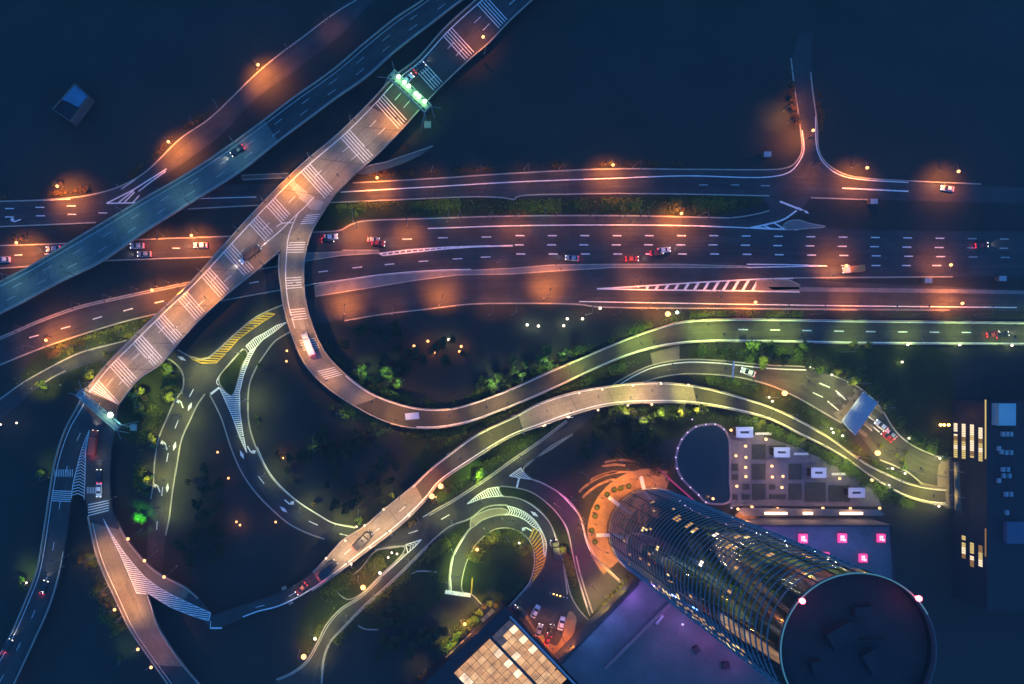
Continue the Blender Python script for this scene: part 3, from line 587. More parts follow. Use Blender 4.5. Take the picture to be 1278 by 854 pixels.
for r_, tt in ((E2, .3), (E2, .5), (E2, .68), (E2, .85), (E3, .5)):
    p = r_.pt(tt, .5); MB().tube((p.x, p.y, 0), (p.x, p.y, p.z - 1.3), .8, .8, 14).build('pier', WALLC, oE)
pe = MB()
tri = [(111.5, 537), (105, 550), (97, 580), (91, 605), (89, 622), (97, 617), (105, 623.5), (106, 600), (107, 568)]
tr = Rib([(111.5, 537), (104, 555), (97, 580), (91, 605), (89, 622)], [(111.6, 538), (107.5, 560), (106.5, 580), (106, 600), (105, 623.5)], DZ, 40)
for k in range(22):
    t = .06 + .94 * k / 22; pe.strip([tr.pt(t, 0, .045), tr.pt(t - .035, .5, .045), tr.pt(t, 1, .045)], .26)
pe.strip(tr.path(0, 0, 1, .05), .2); pe.strip(tr.path(1, 0, 1, .052), .2)
gl2 = lambda pts, wd: pe.strip([W(*p, DZ) + Vector((0, 0, pz(.03))) for p in pts], wd)
for k in range(6): gl2([(65 - k * .2, 612.5 + k * 2.5), (89.5 - k * .2, 613.5 + k * 2.5)], .26)
for k in range(5): gl2([(110, 630 + k * 3.4), (123, 627.5 + k * 3.2), (136, 624.6 + k * 3.1)], .3)
for k in range(11): gl2([(68.5 + k * 2.2, 586), (68.3 + k * 2.2, 595)], .2)
for k in range(6): gl2([(109 + k * 2, 608), (109 + k * 2, 616)], .2)
hb = [(129, 647.5), (140, 668), (155, 690), (168, 706), (180.5, 720), (196, 732), (215.5, 743), (240.6, 755), (263, 765), (260.7, 775), (238, 768), (213, 758), (186.7, 741.5), (170.5, 740.5), (162, 720), (150, 692), (138, 668)]
hatch(pe, hb, 8, 2.55, 1.15, .055, DZ); 
for a, b in zip(hb, hb[1:] + hb[:1]): gl2([a, b], .22)
gl2([(262, 784), (277, 784)], .55); gl2([(263, 775), (262.5, 784)], .25)
pe.strip(E1.path(.12, .04, 1, .03), .24); pe.strip(E2.path(.1, .4, .97, .03), .2)
E1.dashes(.52, 13, 3.2, .18, .03, pe, .02, .4); E1.dashes(.5, 13, 3.2, .18, .03, pe, .5, 1)
pe.strip([W(x, y, DZ) + Vector((0, 0, .06)) for x, y in ((184, 744), (191, 765), (198, 783), (212, 806), (226, 826))], .2)
pe.build('lane marking', PAINT, oE)
# short stub behind the broad overpass
st = thing('ramp stub', 'pale pointed unfinished ramp stub jutting right from the broad overpass', 'ramp stub')
MB().prism(wxy([(447, 217), (450, 212), (462, 207), (482, 203), (505, 195), (540, 183), (524, 194), (503, 204), (485, 210), (470, 214), (460, 218)], 5), 4.2, 5.2).build('deck', CONC, st)
MB().strip([W(x, y, 5) + Vector((0, 0, .2)) for x, y in ((450, 212), (462, 207), (482, 203), (505, 195), (540, 183))], .3, .8).build('parapet', WALLC, st)
MB().tube(tuple(W(480, 208)) , tuple(W(480, 208) + Vector((0, 0, 4.2))), .7).build('pier', WALLC, st)
# ================================================================== LAMPS
def spot(parent, loc, col, P, ang=150, blend=.5, rad=.18, dirv=None):
    l = bpy.data.lights.new('lamp light', 'SPOT'); l.energy = P * LP; l.color = col; l.spot_size = R(ang); l.spot_blend = blend; l.shadow_soft_size = rad
    o = bpy.data.objects.new('lamp light', l); COL.objects.link(o); o.parent = parent; o.location = loc
    if dirv: o.rotation_euler = Vector(dirv).to_track_quat('-Z', 'Y').to_euler()
    return o
def point(parent, loc, col, P, rad=.25):
    l = bpy.data.lights.new('lamp light', 'POINT'); l.energy = P * LP; l.color = col; l.shadow_soft_size = rad
    o = bpy.data.objects.new('lamp light', l); COL.objects.link(o); o.parent = parent; o.location = loc
    return o
LH = 9.0
BOOST = {'lamps of the upper left road': 1.9, 'lamps of the middle left carriageway': 1.7, 'lamps of the lower left carriageway': 1.7, 'lamps of the topmost kerb': 1.6, 'lamps of the middle carriageway': 1.6, 'lamps of the right median': 1.5, 'lamps of the upper right road': 1.6, 'lamps of the upper right side road': 1.6, 'lamps of the broad overpass': 1.2, 'fill lamps of the upper left road': .6, 'fill lamps of the lower left carriageway': 1, 'fill lamps of the lowest kerb': 1.2, 'fill lamps of the middle kerb': 1.2, 'fill lamps of the topmost kerb': 1.3, 'gate lamps': .9, 'hooded lamps of the green junction': 1.35, 'hooded lamps of the upper grass strip': .5, 'hooded lamps of the tower court': 1.8, 'hooded lamps of the curved steps': 1.6, 'added tree lamps': 2.1, 'hooded lamps of the lower road': .75, 'lamps of the lower highway edge': 1.75, 'lamps of the forking overpass': 1, 'hooded lamps of the forking overpass': 2.0, 'lamps of the long lower overpass': 1.3, 'hooded lamps of the overpass arms': .6, 'hooded lamps of the forecourt': 1.0, 'lamps of the curved slip ramp': 1.25, 'violet drive lamps': 1.3, 'planted strip lamps': 2}
m_pole = MB().tube((0, 0, 0), (0, 0, LH), .14, .08, 8).box((0, 0, .15), (.45, .45, .3)).mesh('pole', STEEL)
m_arm = MB().tube((0, 0, LH - .1), (1.2, 0, LH + .35), .06, .05, 6).tube((1.2, 0, LH + .35), (2.2, 0, LH + .4), .05, .05, 6).mesh('arm', STEEL)
m_hood = MB().box((2.55, 0, LH + .46), (1.0, .34, .12), 0, .7).box((2.55, 0, LH + .38), (1.04, .4, .06)).mesh('lamp_head', DARK)
def lens_mesh(m): return MB().box((2.55, 0, LH + .33), (.7, .26, .04)).mesh('lamp_lens', m)
m_lens = {k: lens_mesh(e) for k, e in dict(o=E_OR, w=E_WH, g=E_GW).items()}
m_globe = {k: MB().ball((2.6, 0, LH + .75), .95, 12, 8).mesh('lamp_globe', e) for k, e in dict(o=E_OR, w=E_WH, g=E_GW).items()}
m_globe_s = {k: MB().ball((2.6, 0, LH + .55), .55, 12, 8).mesh('lamp_globe', e) for k, e in dict(o=E_OR, w=E_WH, g=E_GW).items()}
KC = dict(o=OR, w=WM, g=GY)
DP = []
for r_ in DECKS:
    for k in range(60):
        t0, t1 = k / 60, (k + 1) / 60
        if r_.zz(t0) > 5: DP.append([r_.pt(t0, -.04), r_.pt(t1, -.04), r_.pt(t1, 1.04), r_.pt(t0, 1.04)])
GRD = set()
for r_ in DECKS + [A, F1, F2, F3, F5, G, G2, K, L, M, RR, D]:
    for i in range(0, 700):
        for j in range(-1, 32):
            p = r_.pt(i / 700, j / 30); GRD.add((int(p.x // 1.1), int(p.y // 1.1)))
def under(h):
    for q in DP:
        sg = [(q[(i + 1) % 4] - q[i]).xy.cross(h.xy - q[i].xy) > 0 for i in range(4)]
        if all(sg) or not any(sg): return True
    return False
def street_lamp(px, py, P, lab, group, z=0.0, ang=0.0, kind='o', col=None, glob=None, cone=120, blend=1.0):
    """px, py: where the head shows in the photo; ang: plan direction of the arm (degrees)"""
    h = W(px, py, z + LH + .4)
    if z < 4 and under(h): return None
    a = R(ang); b = Vector((h.x - 2.55 * math.cos(a), h.y - 2.55 * math.sin(a), z))
    t = thing('street_lamp', lab, 'street lamp', b, a, group)
    inst('pole', m_pole, t); inst('arm', m_arm, t); inst('lamp_head', m_hood, t)
    if glob: inst('lamp_globe', (m_globe if glob == 2 else m_globe_s)[kind], t)
    else: inst('lamp_lens', m_lens[kind], t)
    c = col or KC[kind]
    if group in BOOST: P *= BOOST[group]
    spot(t, (2.55, 0, LH + .25 if not glob else LH - .2), c, P, min(cone, 118 if z < 4 else 110), blend, dirv=(.28, 0, -1))
    if glob: point(t, (2.6, 0, LH + 2.1), c, P * (.12 if glob == 2 else .035))
    return t
def lamp_row(pts, phrase, group, **kw):
    o = sorted(pts, key=lambda p: p[0]); n = len(o)
    for i, p in enumerate(o):
        k = dict(kw); P = p[2]; k.update(p[3] if len(p) > 3 else {})
        street_lamp(p[0], p[1], P, ('%s, %s' % (phrase, ordinal(i, n))) if n > 1 else phrase, group, **k)
# highway lamps (orange pools)
lamp_row([(71.5, 232.5, 9500), (210, 177, 11000), (322, 81, 11000)], 'orange street lamp on the upper left road edge', 'lamps of the upper left road', ang=-50, glob=1)
lamp_row([(20.6, 303, 8500), (239, 294, 8500), (110, 300, 4500, dict(glob=None)), (196, 297, 5500, dict(glob=None))], 'orange lamp along the thin road under the blue bridge', 'lamps of the middle left carriageway', ang=-88, glob=1)
lamp_row([(189.6, 362, 5500), (57.5, 425, 8000, dict(ang=60)), (222, 360, 5000, dict(glob=None))], 'orange lamp along the lower left carriageway', 'lamps of the lower left carriageway', ang=-70, glob=1)
lamp_row([(470.6, 222, 9500), (765, 206, 7500)], 'orange lamp on the topmost highway kerb', 'lamps of the topmost kerb', ang=-88, glob=1)
lamp_row([(445, 284, 8500, dict(glob=None)), (509.5, 285, 7000, dict(glob=None)), (649, 275, 3500, dict(glob=None)), (786, 275, 3500, dict(glob=None)), (850.3, 266.6, 9500)], 'lamp on the upper kerb of the middle carriageway', 'lamps of the middle carriageway', ang=-85, glob=1)
lamp_row([(430, 381, 8500, dict(glob=None, cone=116)), (551.8, 370, 8500, dict(glob=None, cone=116)), (686.8, 361, 9500, dict(glob=None, cone=116)), (813, 376, 5000, dict(glob=None)), (942.6, 377.6, 8500), (1072.8, 379, 4000, dict(glob=None)), (1200.7, 379, 8500)], 'lamp on the lower highway edge leaning over the lanes', 'lamps of the lower highway edge', ang=80, glob=1)
lamp_row([(x, 214.5 - (x - 540) * .02, 1500) for x in (540, 600, 660, 705, 800)], 'added reddish fill lamp on the topmost kerb', 'fill lamps of the topmost kerb', ang=-90, col=(1, .28, .05))  # this and the next four rows: fill lamps added to stretch the reddish glow
lamp_row([(x, 272, P) for x, P in ((575, 1500), (615, 1200), (700, 1200), (745, 1100), (810, 1700), (885, 1700))], 'added reddish fill lamp on the middle carriageway kerb', 'fill lamps of the middle kerb', ang=-90, col=(1, .28, .05))
lamp_row([(x, 382, P) for x, P in ((490, 1800), (615, 2200), (645, 1500), (740, 1800), (775, 1600), (850, 1500), (895, 2200), (985, 1800), (1030, 1500), (1120, 1900), (1160, 1600), (1240, 1400))], 'added reddish fill lamp on the lowest motorway kerb', 'fill lamps of the lowest kerb', ang=88, col=(1, .28, .05))
lamp_row([(240, 152, 1900), (270, 130, 1500), (360, 60, 1200), (410, 22, 2200), (150, 236, 900)], 'added reddish fill lamp on the upper left road', 'fill lamps of the upper left road', ang=-50, col=(1, .28, .05))
lamp_row([(130, 376, 1400), (165, 366, 1800), (205, 357, 2200), (20, 415, 1200), (90, 385, 1000), (30, 440, 1800)], 'added reddish fill lamp on the lower left carriageway', 'fill lamps of the lower left carriageway', ang=-70, col=(1, .28, .05))
lamp_row([(1056, 332, 7000), (1186.5, 331, 3500)], 'orange lamp on the thin kerb beside the right lanes', 'lamps of the right median', ang=85, glob=1)
lamp_row([(1082, 209.5, 8500), (1196, 214, 7500)], 'orange lamp on the upper right road edge', 'lamps of the upper right road', ang=-88, glob=1)
street_lamp(1014.8, 163, 6500, 'orange lamp beside the narrow road going up at upper right', 'lamps of the upper right side road', ang=180, glob=1)
street_lamp(1027, 208, 4000, 'hooded lamp where the narrow side road meets the highway', None, ang=-120)
street_lamp(1002, 128, 4000, 'hooded lamp far up the narrow side road', None, ang=0)
street_lamp(833, 392, 6500, 'large orange lamp on the verge above the green-lit ramp', None, ang=-80, glob=2)
street_lamp(845, 390, 2000, 'green-white lamp just right of the large orange verge lamp', None, ang=-80, glob=1, kind='g')
lamp_row([(625, 332, 2600), (800, 322, 2600), (700, 336, 3000), (900, 371, 3500), (800, 352, 2500)], 'hooded lamp standing on the concrete highway verge', 'hooded verge lamps', ang=-90)
# blue bridge: weak teal lamps added to tint its deck
pts = [(B.pt(x, 0, 0), x) for x in (.34, .42, .50, .58, .66, .74, .82, .90)]
def on(rib, t, u, P, lab, group, ang, **kw):
    p = rib.pt(t, u); x, y = NX + (p.x / S) * H / (H - p.z - LH), NY - (p.y / S) * H / (H - p.z - LH)
    a = R(ang); street_lamp(NX + (p.x + 2.55 * math.cos(a)) / S * H / (H - p.z - LH - .4), NY - (p.y + 2.55 * math.sin(a)) / S * H / (H - p.z - LH - .4), P, lab, group, z=p.z, ang=ang, **kw)
xs = (.48, .58, .68, .78, .88)
for i, x in enumerate(xs): on(B, x, 1 if i % 2 else 0, 900, 'added hooded lamp on the blue-lit bridge, %s' % ordinal(len(xs) - 1 - i, len(xs)), 'added lamps of the blue-lit bridge', -52 if i % 2 == 0 else 128, kind='g', col=(.40, .85, .75), cone=140)
# broad overpass
cl = [(490, 164, 1, 6090, 'o'), (462, 166, 0, 1275, 'w'), (452, 205, 1, 1955, 'w'), (405, 205, 0, 2210, 'w'), (425, 240, 1, 1870, 'o'), (372, 228, 0, 4350, 'o'), (388, 240, 0, 6090, 'o'), (340, 250, 0, 1955, 'o'), (310, 290, 0, 1275, 'w'), (318, 330, 1, 2040, 'o'), (262, 335, 0, 2125, 'o'), (246, 372, 1, 6090, 'o'), (225, 380, 0, 4785, 'o'), (222, 420, 1, 1870, 'w'), (185, 412, 0, 1615, 'w'), (185, 452, 1, 1870, 'w'), (150, 450, 0, 2210, 'o'), (128, 478, 0, 6090, 'o'), (160, 480, 1, 1530, 'w')]
cl.sort()
for i, (x, y, u, P, k) in enumerate(cl): on(C, C.locate(x, y), u, P, 'hooded lamp on the broad overpass parapet, %s' % ordinal(i, len(cl)), 'lamps of the broad overpass', -48 if u == 0 else 132, kind=k, cone=132, col=(1, .64, .40) if k == 'w' else (1, .38, .05))
street_lamp(603, 46.5, 5200, 'orange lamp on the dark upper end of the broad overpass', None, z=DZ, ang=132, glob=1)
# slip ramp D
dl_ = [(.06, 1, 2600, 'w', 160), (.10, 1, 2600, 'w', 180), (.13, 0, 3800, 'o', 0), (.16, 0, 4200, 'o', 5), (.20, 0, 3000, 'o', 20), (.235, 1, 3000, 'o', 235), (.275, 0, 5200, 'o', 40), (.31, 1, 3600, 'o', 240), (.345, 1, 3800, 'w', 255), (.385, 0, 4200, 'w', 80), (.43, 1, 3300, 'o', 270), (.465, 0, 3680, 'g', 100), (.50, 1, 3680, 'g', 290), (.535, 0, 4160, 'g', 115), (.565, 1, 4160, 'g', 300), (.60, 0, 4960, 'g', 110), (.635, 1, 3224, 'g', 290), (.67, 0, 2604, 'g', 100), (.72, 1, 2232, 'g', 270), (.78, 0, 2790, 'g', 90), (.82, 1, 3224, 'g', 270), (.865, 0, 1984, 'g', 90), (.90, 0, 3224, 'g', 90)]
for i, (t_, u, P, k, a) in enumerate(dl_): on(D, t_, u, P, 'hooded lamp on the curved slip ramp edge, %s' % (['uppermost'] + ORD[1:])[i].replace('first', 'uppermost') + ' going down', 'lamps of the curved slip ramp', a, kind=k, cone=130, col={'g': (.66, .92, .13), 'w': (1, .60, .26), 'o': (1, .43, .10)}[k])
# N and others
nl = [(.115, 0, 700, 'w', -30), (.19, 1, 4800, 'w', 130), (.215, 0, 4200, 'w', -40), (.25, 1, 3600, 'w', 130), (.28, 0, 3000, 'w', -40), (.315, 1, 1700, 'w', 130), (.365, 0, 2200, 'w', -50), (.41, 0, 4200, 'g', -50), (.45, 1, 2300, 'g', 125), (.48, 0, 1900, 'w', -50), (.51, 1, 2300, 'w', 110), (.545, 0, 3400, 'w', -75), (.58, 1, 3300, 'g', 95), (.61, 0, 4200, 'w', -90), (.655, 1, 3800, 'g', 80), (.70, 0, 4600, 'g', -105), (.745, 1, 3800, 'g', 60), (.785, 0, 4200, 'g', -120), (.83, 1, 3600, 'g', 60), (.87, 0, 3800, 'g', -110), (.92, 1, 2500, 'g', 75), (.965, 0, 4200, 'g', -90)]
for i, (t_, u, P, k, a) in enumerate(nl): on(N, t_, u, P, 'hooded lamp on the long lower overpass, %s' % ordinal(i, len(nl)), 'lamps of the long lower overpass', a, kind=k, cone=132, col={'w': (1, .64, .28), 'g': (.95, .88, .12)}[k])
el = [(E2, .50, 0, 2600, 'o', 10, 'upper'), (E2, .60, 0, 3400, 'o', 20, 'middle'), (E2, .70, 0, 3200, 'o', 30, 'lower')]
for r_, t_, u, P, k, a, nm in el: on(r_, t_, u, P, 'hooded lamp on the left parapet of the forking overpass, %s one' % nm, 'hooded lamps of the forking overpass', a, kind=k, cone=132, col=(1, .48, .15))
lamp_row([(160, 672.6, 1500), (180.5, 699.7, 1300), (205, 720, 1300)], 'small bright lamp on the outer parapet of the forking overpass', 'outer parapet lamps', z=DZ, ang=215, glob=1)
lamp_row([(143, 761, 1800), (172, 810.5, 900), (188.5, 833, 900)], 'small bright lamp on the lower left parapet of the forking overpass', 'lower parapet lamps', z=DZ, ang=30, glob=1)
lamp_row([(539, 619.5, 4200), (550, 607, 4200)], 'large glaring lamp beside the lower overpass where it turns dark', 'glaring pair of lamps', z=DZ - .03, ang=140, glob=2)
street_lamp(453, 733, 5500, 'largest glaring orange lamp beside the road below the lower overpass', None, ang=-40, glob=2)
street_lamp(379, 819.5, 2400, 'orange lamp at the bottom bend of the lower road', None, ang=20, glob=2)
lamp_row([(474, 715, 1200, dict(kind='w', glob=1)), (291.5 + 101.5, 797, 800, dict(kind='w', glob=1))], 'small white lamp beside the road below the lower overpass', 'small white roadside lamps', ang=-40)
street_lamp(978.5, 491, 8500, 'large glaring orange lamp between the two roads to the toll gate', None, ang=40, glob=2)
street_lamp(1094.6, 565.6, 6500, 'orange lamp below the blue toll canopy', None, ang=60, glob=2)
rl = [(404, 803, 3000), (425, 772, 3200), (460, 745, 2600), (398, 835, 2200), (505, 700, 3200), (560, 650, 4200), (605, 610, 4600), (650, 570, 3600), (840, 455, 3400), (905, 460, 3800), (940, 474, 3500), (1010, 476, 5200), (1045, 498, 5200), (1120, 560, 4600), (1150, 585, 5200), (1180, 590, 6500)]
lamp_row([(x, y, P) for x, y, P in rl], 'hooded lamp beside the road under the lower overpass', 'hooded lamps of the lower road', ang=135, kind='g', col=(.82, .88, .18), cone=140)
jl = [(236, 470, 3400), (250, 455, 2400), (300, 440, 1800), (226, 520, 3200), (212, 560, 3200), (205, 600, 3400), (200, 640, 2600), (310, 500, 2600), (303, 545, 1800), (335, 595, 1700), (380, 640, 2200), (425, 662, 3200), (320, 405, 2400), (285, 440, 3000)]
lamp_row([(x, y, P) for x, y, P in jl], 'hooded lamp of the green junction and its ramps', 'hooded lamps of the green junction', ang=0, kind='g', col=(.84, .9, .26), cone=140)
vl = [(572, 720, 4600), (575, 690, 4200), (600, 655, 3600), (640, 650, 3200), (668, 672, 1800), (612, 625, 2600), (568, 733, 3600)]
lamp_row([(x, y, P) for x, y, P in vl], 'hooded lamp along the inner loop ramp', 'hooded lamps of the loop ramp', ang=20, kind='g', col=(.72, .95, .2), cone=140)
ol = [(672, 700, 2600), (705, 640, 900), (712, 690, 1300), (728, 720, 1600), (668, 790, 3400), (700, 790, 1700), (712, 808, 3200), (752, 745, 3200), (690, 810, 2500)]
lamp_row([(x, y, P) for x, y, P in ol], 'hooded warm lamp round the hotel forecourt', 'hooded lamps of the forecourt', ang=-45, kind='o', cone=150)
# violet wash on the curved drive
for i, (x, y) in enumerate(((722, 655), (738, 700), (712, 625))):
    street_lamp(x, y, 1500, 'hooded violet lamp along the curved drive, %s' % ('middle', 'lower', 'upper')[i], 'violet drive lamps', ang=180, col=(1, .12, .45), cone=120)
kl = [(30, 478, 2200), (70, 452, 3400), (110, 430, 3400), (150, 412, 3000), (110, 455, 1500)]
lamp_row([(x, y, P) for x, y, P in kl], 'hooded lamp in the grass strip left of the broad overpass', 'hooded lamps of the left grass strip', ang=60, kind='g', col=(.95, .85, .3), cone=140)
lamp_row([(118, 575, 700), (125, 625, 1600), (64, 700, 700), (58, 715, 600)], 'hooded lamp on the upper arms of the forking overpass', 'hooded lamps of the overpass arms', z=DZ, ang=180, kind='g', col=(.9, .85, .4), cone=120)
lamp_row([(440, 262, 2600), (560, 262, 1500), (680, 262, 1200), (800, 262, 900)], 'hooded greenish lamp in the grass strip between upper carriageways', 'hooded lamps of the upper grass strip', ang=90, kind='g', col=(.65, .8, .2), cone=150)
# small lights with a visible globe
def small_light(px, py, P, lab, cat='garden lamp', group=None, h=3.2, m=E_SM, col=WM, r=.38, z=0.0, name='garden_lamp', fac=.45):
    P *= fac
    p = W(px, py, z + h); t = thing(name, lab, cat, (p.x, p.y, z), 0, group)
    key = (h, m.name, r)
    if key not in SMC: SMC[key] = (MB().tube((0, 0, 0), (0, 0, h - r * .7), .09, .06, 6).box((0, 0, .1), (.3, .3, .2)).mesh('post', DARK), MB().ball((0, 0, h), r, 12, 8).mesh('globe', m), MB().tube((0, 0, h + r * .75), (0, 0, h + r * 1.1), r * .4, r * .25, 8).mesh('cap', DARK))
    inst('post', SMC[key][0], t); inst('globe', SMC[key][1], t); inst('cap', SMC[key][2], t)
    if P: point(t, (0, 0, h + r + .35), col, P * .5, .1); point(t, (0, 0, h - r - .35), col, P, .1)
    return t
SMC = {}
def light_row(pts, phrase, group, **kw):
    o = sorted(pts, key=lambda p: p[0]); n = len(o)
    for i, p in enumerate(o): small_light(p[0], p[1], p[2] if len(p) > 2 else 500, ('%s, %s' % (phrase, ordinal(i, n))) if n > 1 else phrase, group=group, **kw)
light_row([(534, 426, 900), (543, 440, 900), (575.6, 432.5, 900), (573.6, 439, 600), (516.7, 432, 200)], 'warm park lamp in the dark grass inside the ramp loop', 'warm park lamps inside the loop', m=E_OR, col=OR, r=.5, fac=.35, h=2.4)
light_row([(658, 405.6, 800), (672, 407, 800), (703.5, 406.6, 700), (708, 398, 400), (727, 398, 500), (749, 385, 200), (560, 424, 700)], 'white park lamp on the dark lawn right of the loop', 'white park lamps', m=E_WH, col=(.95, 1, .6), r=.5, fac=.35, h=2.4)
light_row([(358, 438, 300), (357.5, 451, 200), (353, 572, 500), (348.6, 566, 400), (271.5, 564.5, 200), (285, 597, 250), (344, 651.8, 300), (295, 651.5, 500), (299.5, 655.5, 500), (9.5, 840.5, 200)], 'small orange garden lamp in the dark ground at left', 'orange garden lamps', m=E_OR, col=OR, r=.42)
light_row([(595.5, 686, 1800), (580, 779, 2600)], 'bright orange lamp near the loop and the glass roof', 'bright orange lamps', m=E_OR, col=OR, r=.6, h=4)
light_row([(648, 678, 300), (489, 690, 250), (495.5, 691.5, 250), (484.5, 696, 200), (33, 727.5, 300), (0.5, 530, 100), (20.6, 528, 100)], 'small pale lamp beside the lower roads', 'small pale lamps', m=E_WH, col=WM, r=.38)
light_row([(1010.6, 458), (1038, 468), (1063, 477.6), (1106, 510), (1134.7, 547), (1173, 572), (1171.8, 632), (1196, 636), (1109.6, 606), (1088, 599), (1055.7, 573), (1114, 585), (1129.6, 591), (1037.8, 535), (1051.6, 544), (1040, 540), (960, 496), (964, 501)], 'small white post light edging the toll roads', 'post lights of the toll roads', m=E_WH, col=(1, .95, .7), r=.40, h=2)
light_row([(1067, 429.6), (1133, 430.3), (1198, 430.6), (1263, 431.3), (1126, 452)], 'post light along the far lower edge of the green road', 'post lights of the green road', m=E_WH, col=GY, r=.42, h=2)
for nm, pts in (('upper', [(722.7, 490.7), (751.5, 486), (790, 481), (825, 479), (859, 480.6), (478.6, 636), (455, 656), (431, 675), (407, 697), (445, 657.5)]), ('lower', [(680, 530.8), (709, 520.7), (746.5, 512), (783.6, 506), (813.5, 505), (510, 643), (487, 663), (462, 683), (438, 704)])):
    light_row([(x, y, 500) for x, y in pts], 'small warm light on the %s parapet of the lower overpass' % nm, '%s parapet lights of the lower overpass' % nm, m=E_SM, col=WM, r=.42, h=2.4, z=DZ)
# ================================================================== GANTRIES
def truss(name, label, cat, a, b, z, wd, m, legs=True, zg=0.0, group=None):
    a = W(*a, z); b = W(*b, z); t = thing(name, label, cat, group=group); d = (b - a); n = max(4, int(d.length / 2)); u = d.normalized(); q = Vector((-u.y, u.x, 0)) * (wd / 2); up = Vector((0, 0, 1.4)); mb = MB()
    for s in (q, -q):
        for dz in (Vector((0, 0, 0)), up): mb.tube(a + s + dz, b + s + dz, .16, .16, 6)
    for i in range(n + 1):
        p = a + d * i / n; mb.tube(p + q, p - q, .09, .09, 5); mb.tube(p + q + up, p - q + up, .09, .09, 5)
        for s in (q, -q): mb.tube(p + s, p + s + up, .09, .09, 5)
        if i < n:
            r = a + d * (i + 1) / n; mb.tube(p + q + up, r - q + up, .07, .07, 5); mb.tube(p + q, r + q + up, .07, .07, 5); mb.tube(p - q, r - q + up, .07, .07, 5)
    mb.build('truss', m, t)
    cw = MB(); cw.strip([a + Vector((0, 0, 1.46)), b + Vector((0, 0, 1.46))], wd * .55, .06); cw.build('walkway', STEEL, t)
    for p, s in ((a, -1), (b, 1)):
        lg = MB()
        for k in (q, -q): lg.tube(p + k * 2.2 + u * (s * 1.2) + Vector((0, 0, zg - p.z)), p + k, .24, .18, 8); lg.tube(p + k, p + k * 2.2 + u * (s * 3) + Vector((0, 0, -.6)), .1, .1, 6)
        lg.box((p.x + u.x * s * 1.2, p.y + u.y * s * 1.2, (zg + .3)), (2.5, 2.5, .6)); lg.build('leg', m, t)
    return t
g1 = truss('gantry', 'long steel gantry over the broad overpass carrying green glowing floodlights', 'gantry', (488, 93), (534, 137), 15, 3.4, TRUSS)
for x, y in ((497.5, 96.5), (504.6, 103.2), (510, 108), (519, 117.5), (523, 121), (530, 127)):
    p = W(x, y, 16.6); f = MB().box((p.x, p.y, 16.55), (1.3, 1.0, .3), R(-43)).build('floodlight', DARK, g1); MB().ball((p.x, p.y, 17.0), .72, 12, 6, .5).build('lens', E_GW, f)
    point(g1, (p.x, p.y, 18.6), (.35, 1, .22), 260)
    spot(g1, (p.x, p.y, 15.5), (.35, 1, .25), 900, 100, .8)
g2 = truss('gantry', 'blue-grey steel sign gantry at the lower end of the broad overpass', 'gantry', (99, 490), (149, 534), 14, 2.6, TRUSS)
p = W(138, 518, 15.8); f = MB().box((p.x, p.y, 15.7), (2.6, 1.5, .3), R(-43)).build('floodlight', DARK, g2); MB().ball((p.x, p.y, 16.0), 1.0, 12, 6, .4).build('lens', E_GW, f)
point(g2, (p.x, p.y, 17.8), (.55, 1, .5), 1100)
pp, qq = W(110, 497, 12.6), W(132, 517, 12.6)
for i, (x, y) in enumerate(((108, 500), (122, 512), (136, 525))):
    p = W(x, y, 13.2); MB().box((p.x, p.y, 13.0), (4.2, .25, 2.6), R(-42)).build('sign_panel', WHITE if i == 9 else TRUSS, g2)
street_lamp(100, 492, 1600, 'hooded blue-white lamp at the left foot of the lower sign gantry', None, z=6, ang=-40, col=(.3, .7, 1))
street_lamp(146, 528, 1600, 'hooded blue-white lamp near the right foot of the lower sign gantry', None, z=6, ang=130, col=(.3, .8, .9))
hb_ = thing('height_bar', 'white height bar spanning the road before the toll canopy', 'height bar')
a, b = W(915.5, 451, 6), W(914, 471.5, 6); MB().strip([a, b], .5, .5).build('beam', WHITE, hb_)
for p in (a, b): MB().tube((p.x, p.y, 0), (p.x, p.y, 6), .18).build('leg', STEEL, hb_)

# ================================================================== BUILDINGS
def rnd(a, b): return random.uniform(a, b)
TB = W(812.6, 663); TR_, TH = 16.6, 129.0
tw = thing('round_tower', 'tall round glass tower with thin pale floor rings at lower right', 'tower', (TB.x, TB.y, 0))
NS = 120
facade = MB(); V = []; F = []
for i in range(NS): a = 2 * math.pi * i / NS; V += [(TR_ * math.cos(a), TR_ * math.sin(a), 0), (TR_ * math.cos(a), TR_ * math.sin(a), TH)]
F = [(2 * i, (2 * i + 2) % (2 * NS), (2 * i + 3) % (2 * NS), 2 * i + 1) for i in range(NS)]
facade.add(V, F).build('glass_facade', GLASS, tw, smooth=True)
ring = MB(); prof = [(.0, 0), (.18, 0), (.18, .1), (.0, .1)]
V = [((TR_ + 0.01 + r) * math.cos(2 * math.pi * i / NS), (TR_ + .01 + r) * math.sin(2 * math.pi * i / NS), z) for i in range(NS) for r, z in prof]
F = [(4 * i + k, 4 * ((i + 1) % NS) + k, 4 * ((i + 1) % NS) + (k + 1) % 4, 4 * i + (k + 1) % 4) for i in range(NS) for k in range(4)]
WALLD2 = mat('plant housing', (.05, .052, .055), .8, noise=.1, scale=.5)
BAND = mat('pale facade fin', (.24, .32, .34), .6)
rm = ring.add(V, F).mesh('floor_ring', BAND)
nf = 44
for k in range(nf): inst('floor_ring', rm, tw, (0, 0, 3 + k * (TH - 6) / nf))
mul = MB()
for i in range(0, NS, 5):
    a = 2 * math.pi * i / NS; mul.box(((TR_ + .08) * math.cos(a), (TR_ + .08) * math.sin(a), TH / 2), (.16, .12, TH - 1), a)
mul.build('mullions', DARK, tw)
